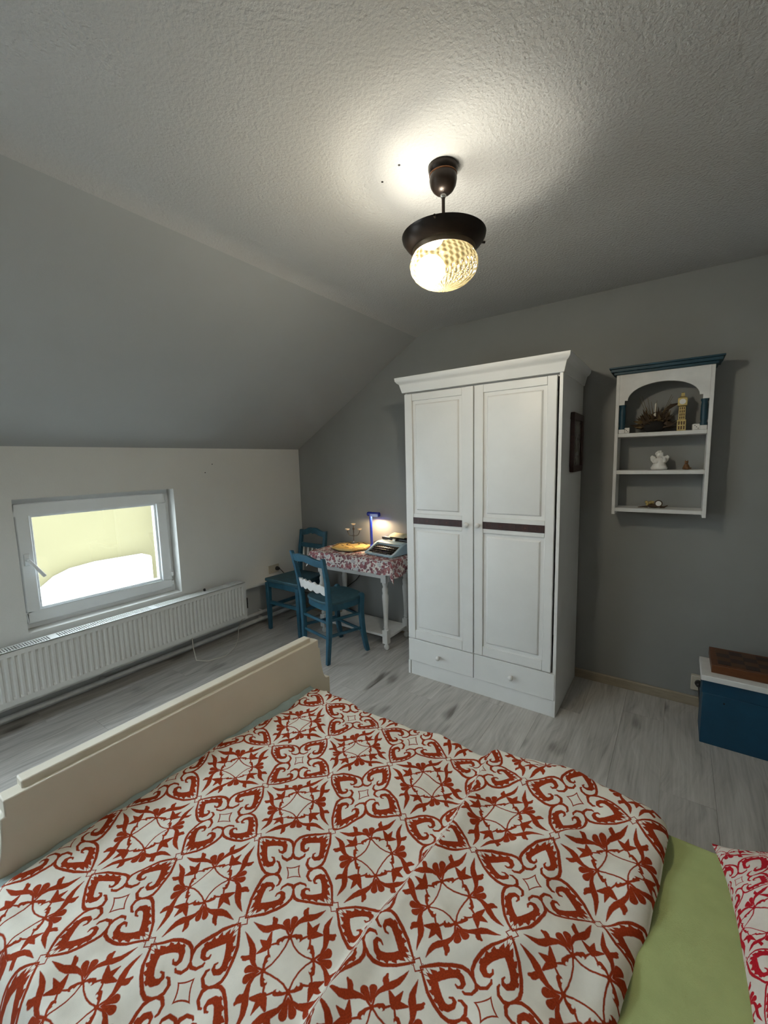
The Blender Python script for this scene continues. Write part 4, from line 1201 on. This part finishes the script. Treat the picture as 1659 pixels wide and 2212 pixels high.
for j in range(nv + 1):
    v = j / nv
    for i in range(nu + 1):
        u = i / nu
        # flat cloth coordinates first guess
        y0_ = DY0 + (DY1 - DY0) * v
        xl, xr_ = left_edge(y0_), right_edge(y0_)
        x_ = xl + (xr_ - xl) * u
        yf_, yn_ = far_edge(x_), near_edge(x_)
        y_ = yn_ + (yf_ - yn_) * v
        xl, xr_ = left_edge(y_), right_edge(y_)
        x_ = xl + (xr_ - xl) * u
        dl, dr_, df, dn = x_ - xl, xr_ - x_, yf_ - y_, y_ - yn_
        z_ = .432 + .010 * smooth01((x_ - 1.9) / .8)
        z_ += .008 * sin(x_ * 9 + y_ * 5) * sin(y_ * 8 - x_ * 3 + 1) + .0055 * sin(x_ * 23 - y_ * 17) * sin(y_ * 19 + x_ * 7) + .0024 * sin(x_ * 51 + y_ * 38) * sin(y_ * 44 - x_ * 29)
        z_ += .020 * smooth01((x_ - 2.52) / .12) * smooth01((y_ + 1.95) / .3)
        # overlapping fold
        dxf = x_ - fold_x(y_)
        amp = .016 * (.55 + .45 * smooth01((-1.6 - y_) / .3))
        z_ += amp * (math.exp(-(dxf / .045) ** 2) if dxf > 0 else math.exp(-(dxf / .010) ** 2))
        # seam crease from the far left corner, along a diagonal
        sdist = ((x_ - 1.77) * .74 + (y_ + 1.59) * .74)
        if x_ < 2.25: z_ += .0045 * math.exp(-(sdist / .008) ** 2)
        for (ax_, ay_, bx_, by_, hh_, ww_) in CREASES:
            ex, ey = bx_ - ax_, by_ - ay_
            L2 = ex * ex + ey * ey
            tt = ((x_ - ax_) * ex + (y_ - ay_) * ey) / L2
            tc_ = min(max(tt, 0), 1)
            dx_, dy_ = x_ - ax_ - ex * tc_, y_ - ay_ - ey * tc_
            dd_ = dx_ * dx_ + dy_ * dy_
            if dd_ < 9 * ww_ * ww_: z_ += hh_ * math.exp(-dd_ / (ww_ * ww_)) * (.35 + .65 * sin(pi * tc_))
        # radial wrinkles near the right border
        z_ += .007 * smooth01((x_ - 2.55) / .3) * sin(y_ * 31 + x_ * 12 + 2 * sin(x_ * 8))
        # rounded borders
        for d, r_, drop in ((dl, .030, .014), (dr_, .045, .030), (df, .045, .120), (dn, .060, .20)):
            if d < r_:
                q = 1 - d / r_
                z_ -= drop * (1 - sqrt(max(0.0, 1 - q * q)))
        vs.append((x_, y_, max(z_, .26)))
        g = (.028 + .042 * smooth01((-1.62 - y_) / .35)) * smooth01((dxf + .004) / .006)
        uvl.append((x_ + g, y_ - .004 * sin(x_ * 7)))
N1 = nu + 1
for j in range(nv):
    for i in range(nu):
        a = j * N1 + i; fs.append((a, a + 1, a + N1 + 1, a + N1))
# hanging/tucked border so the duvet has thickness
def skirt(idx, out, zb):
    base = len(vs)
    for k in idx:
        p = vs[k]
        vs.append((p[0] + out[0], p[1] + out[1], zb if zb < p[2] else p[2] - .004)); uvl.append((uvl[k][0] + out[2], uvl[k][1] + out[3]))
    for a in range(len(idx) - 1):
        fs.append((idx[a], idx[a + 1], base + a + 1, base + a))
skirt([j * N1 + nu for j in range(nv + 1)], (-.020, 0, .035, 0), .4145)
skirt([j * N1 for j in range(nv + 1)], (.006, 0, -.02, 0), .421)
skirt([nv * N1 + i for i in range(N1)], (0, .004, 0, .12), .27)
skirt([i for i in range(N1)], (0, -.004, 0, -.12), .18)
dv = bpy.data.objects.new('duvet', uv_mesh('duvet', vs, fs, uvl, M['duvet']))
COL.objects.link(dv)
tag(dv, 'cream duvet printed with rust red arabesque medallions spread over the bed', 'duvet')
# pillow
def pillow(name, c, sx, sy, th, rz, label):
    vs = []; fs = []; uvl = []
    n = 44
    for side_ in (1, -1):
        for j in range(n + 1):
            for i in range(n + 1):
                u = -1 + 2 * i / n; v = -1 + 2 * j / n
                pin = 1 - .10 * (1 - abs(u) ** 3) * abs(v) ** 6
                pin2 = 1 - .10 * (1 - abs(v) ** 3) * abs(u) ** 6
                x_ = sx * u * pin2; y_ = sy * v * pin
                e = (1 - abs(u) ** 2.4) ** .62 * (1 - abs(v) ** 2.4) ** .62 if abs(u) < 1 and abs(v) < 1 else 0
                z_ = side_ * (th * e + .0016) + (.006 * sin(14 * u + 9 * v) * e)
                vs.append((x_, y_, z_)); uvl.append((x_ * 1.05, y_ * 1.05 + (0 if side_ > 0 else .37)))
    m_ = (n + 1) ** 2
    for j in range(n):
        for i in range(n):
            a = j * (n + 1) + i
            fs.append((a, a + 1, a + n + 2, a + n + 1)); b2 = a + m_
            fs.append((b2 + n + 1, b2 + n + 2, b2 + 1, b2))
    bor = [i for i in range(n + 1)] + [(j) * (n + 1) + n for j in range(1, n + 1)] + [n * (n + 1) + i for i in range(n - 1, -1, -1)] + [j * (n + 1) for j in range(n - 1, 0, -1)]
    for k in range(len(bor)):
        a, b2 = bor[k], bor[(k + 1) % len(bor)]
        fs.append((a + m_, b2 + m_, b2, a))
    o = bpy.data.objects.new(name, uv_mesh(name, vs, fs, uvl, M['pillow']))
    o.location = c; o.rotation_euler = (0, radians(-23), rz)
    COL.objects.link(o)
    return tag(o, label, 'pillow')
pillow('pillow', (3.356, -1.956, .575), .285, .345, .085, 0.025, 'white pillow printed with crimson arabesques on the green sheet')
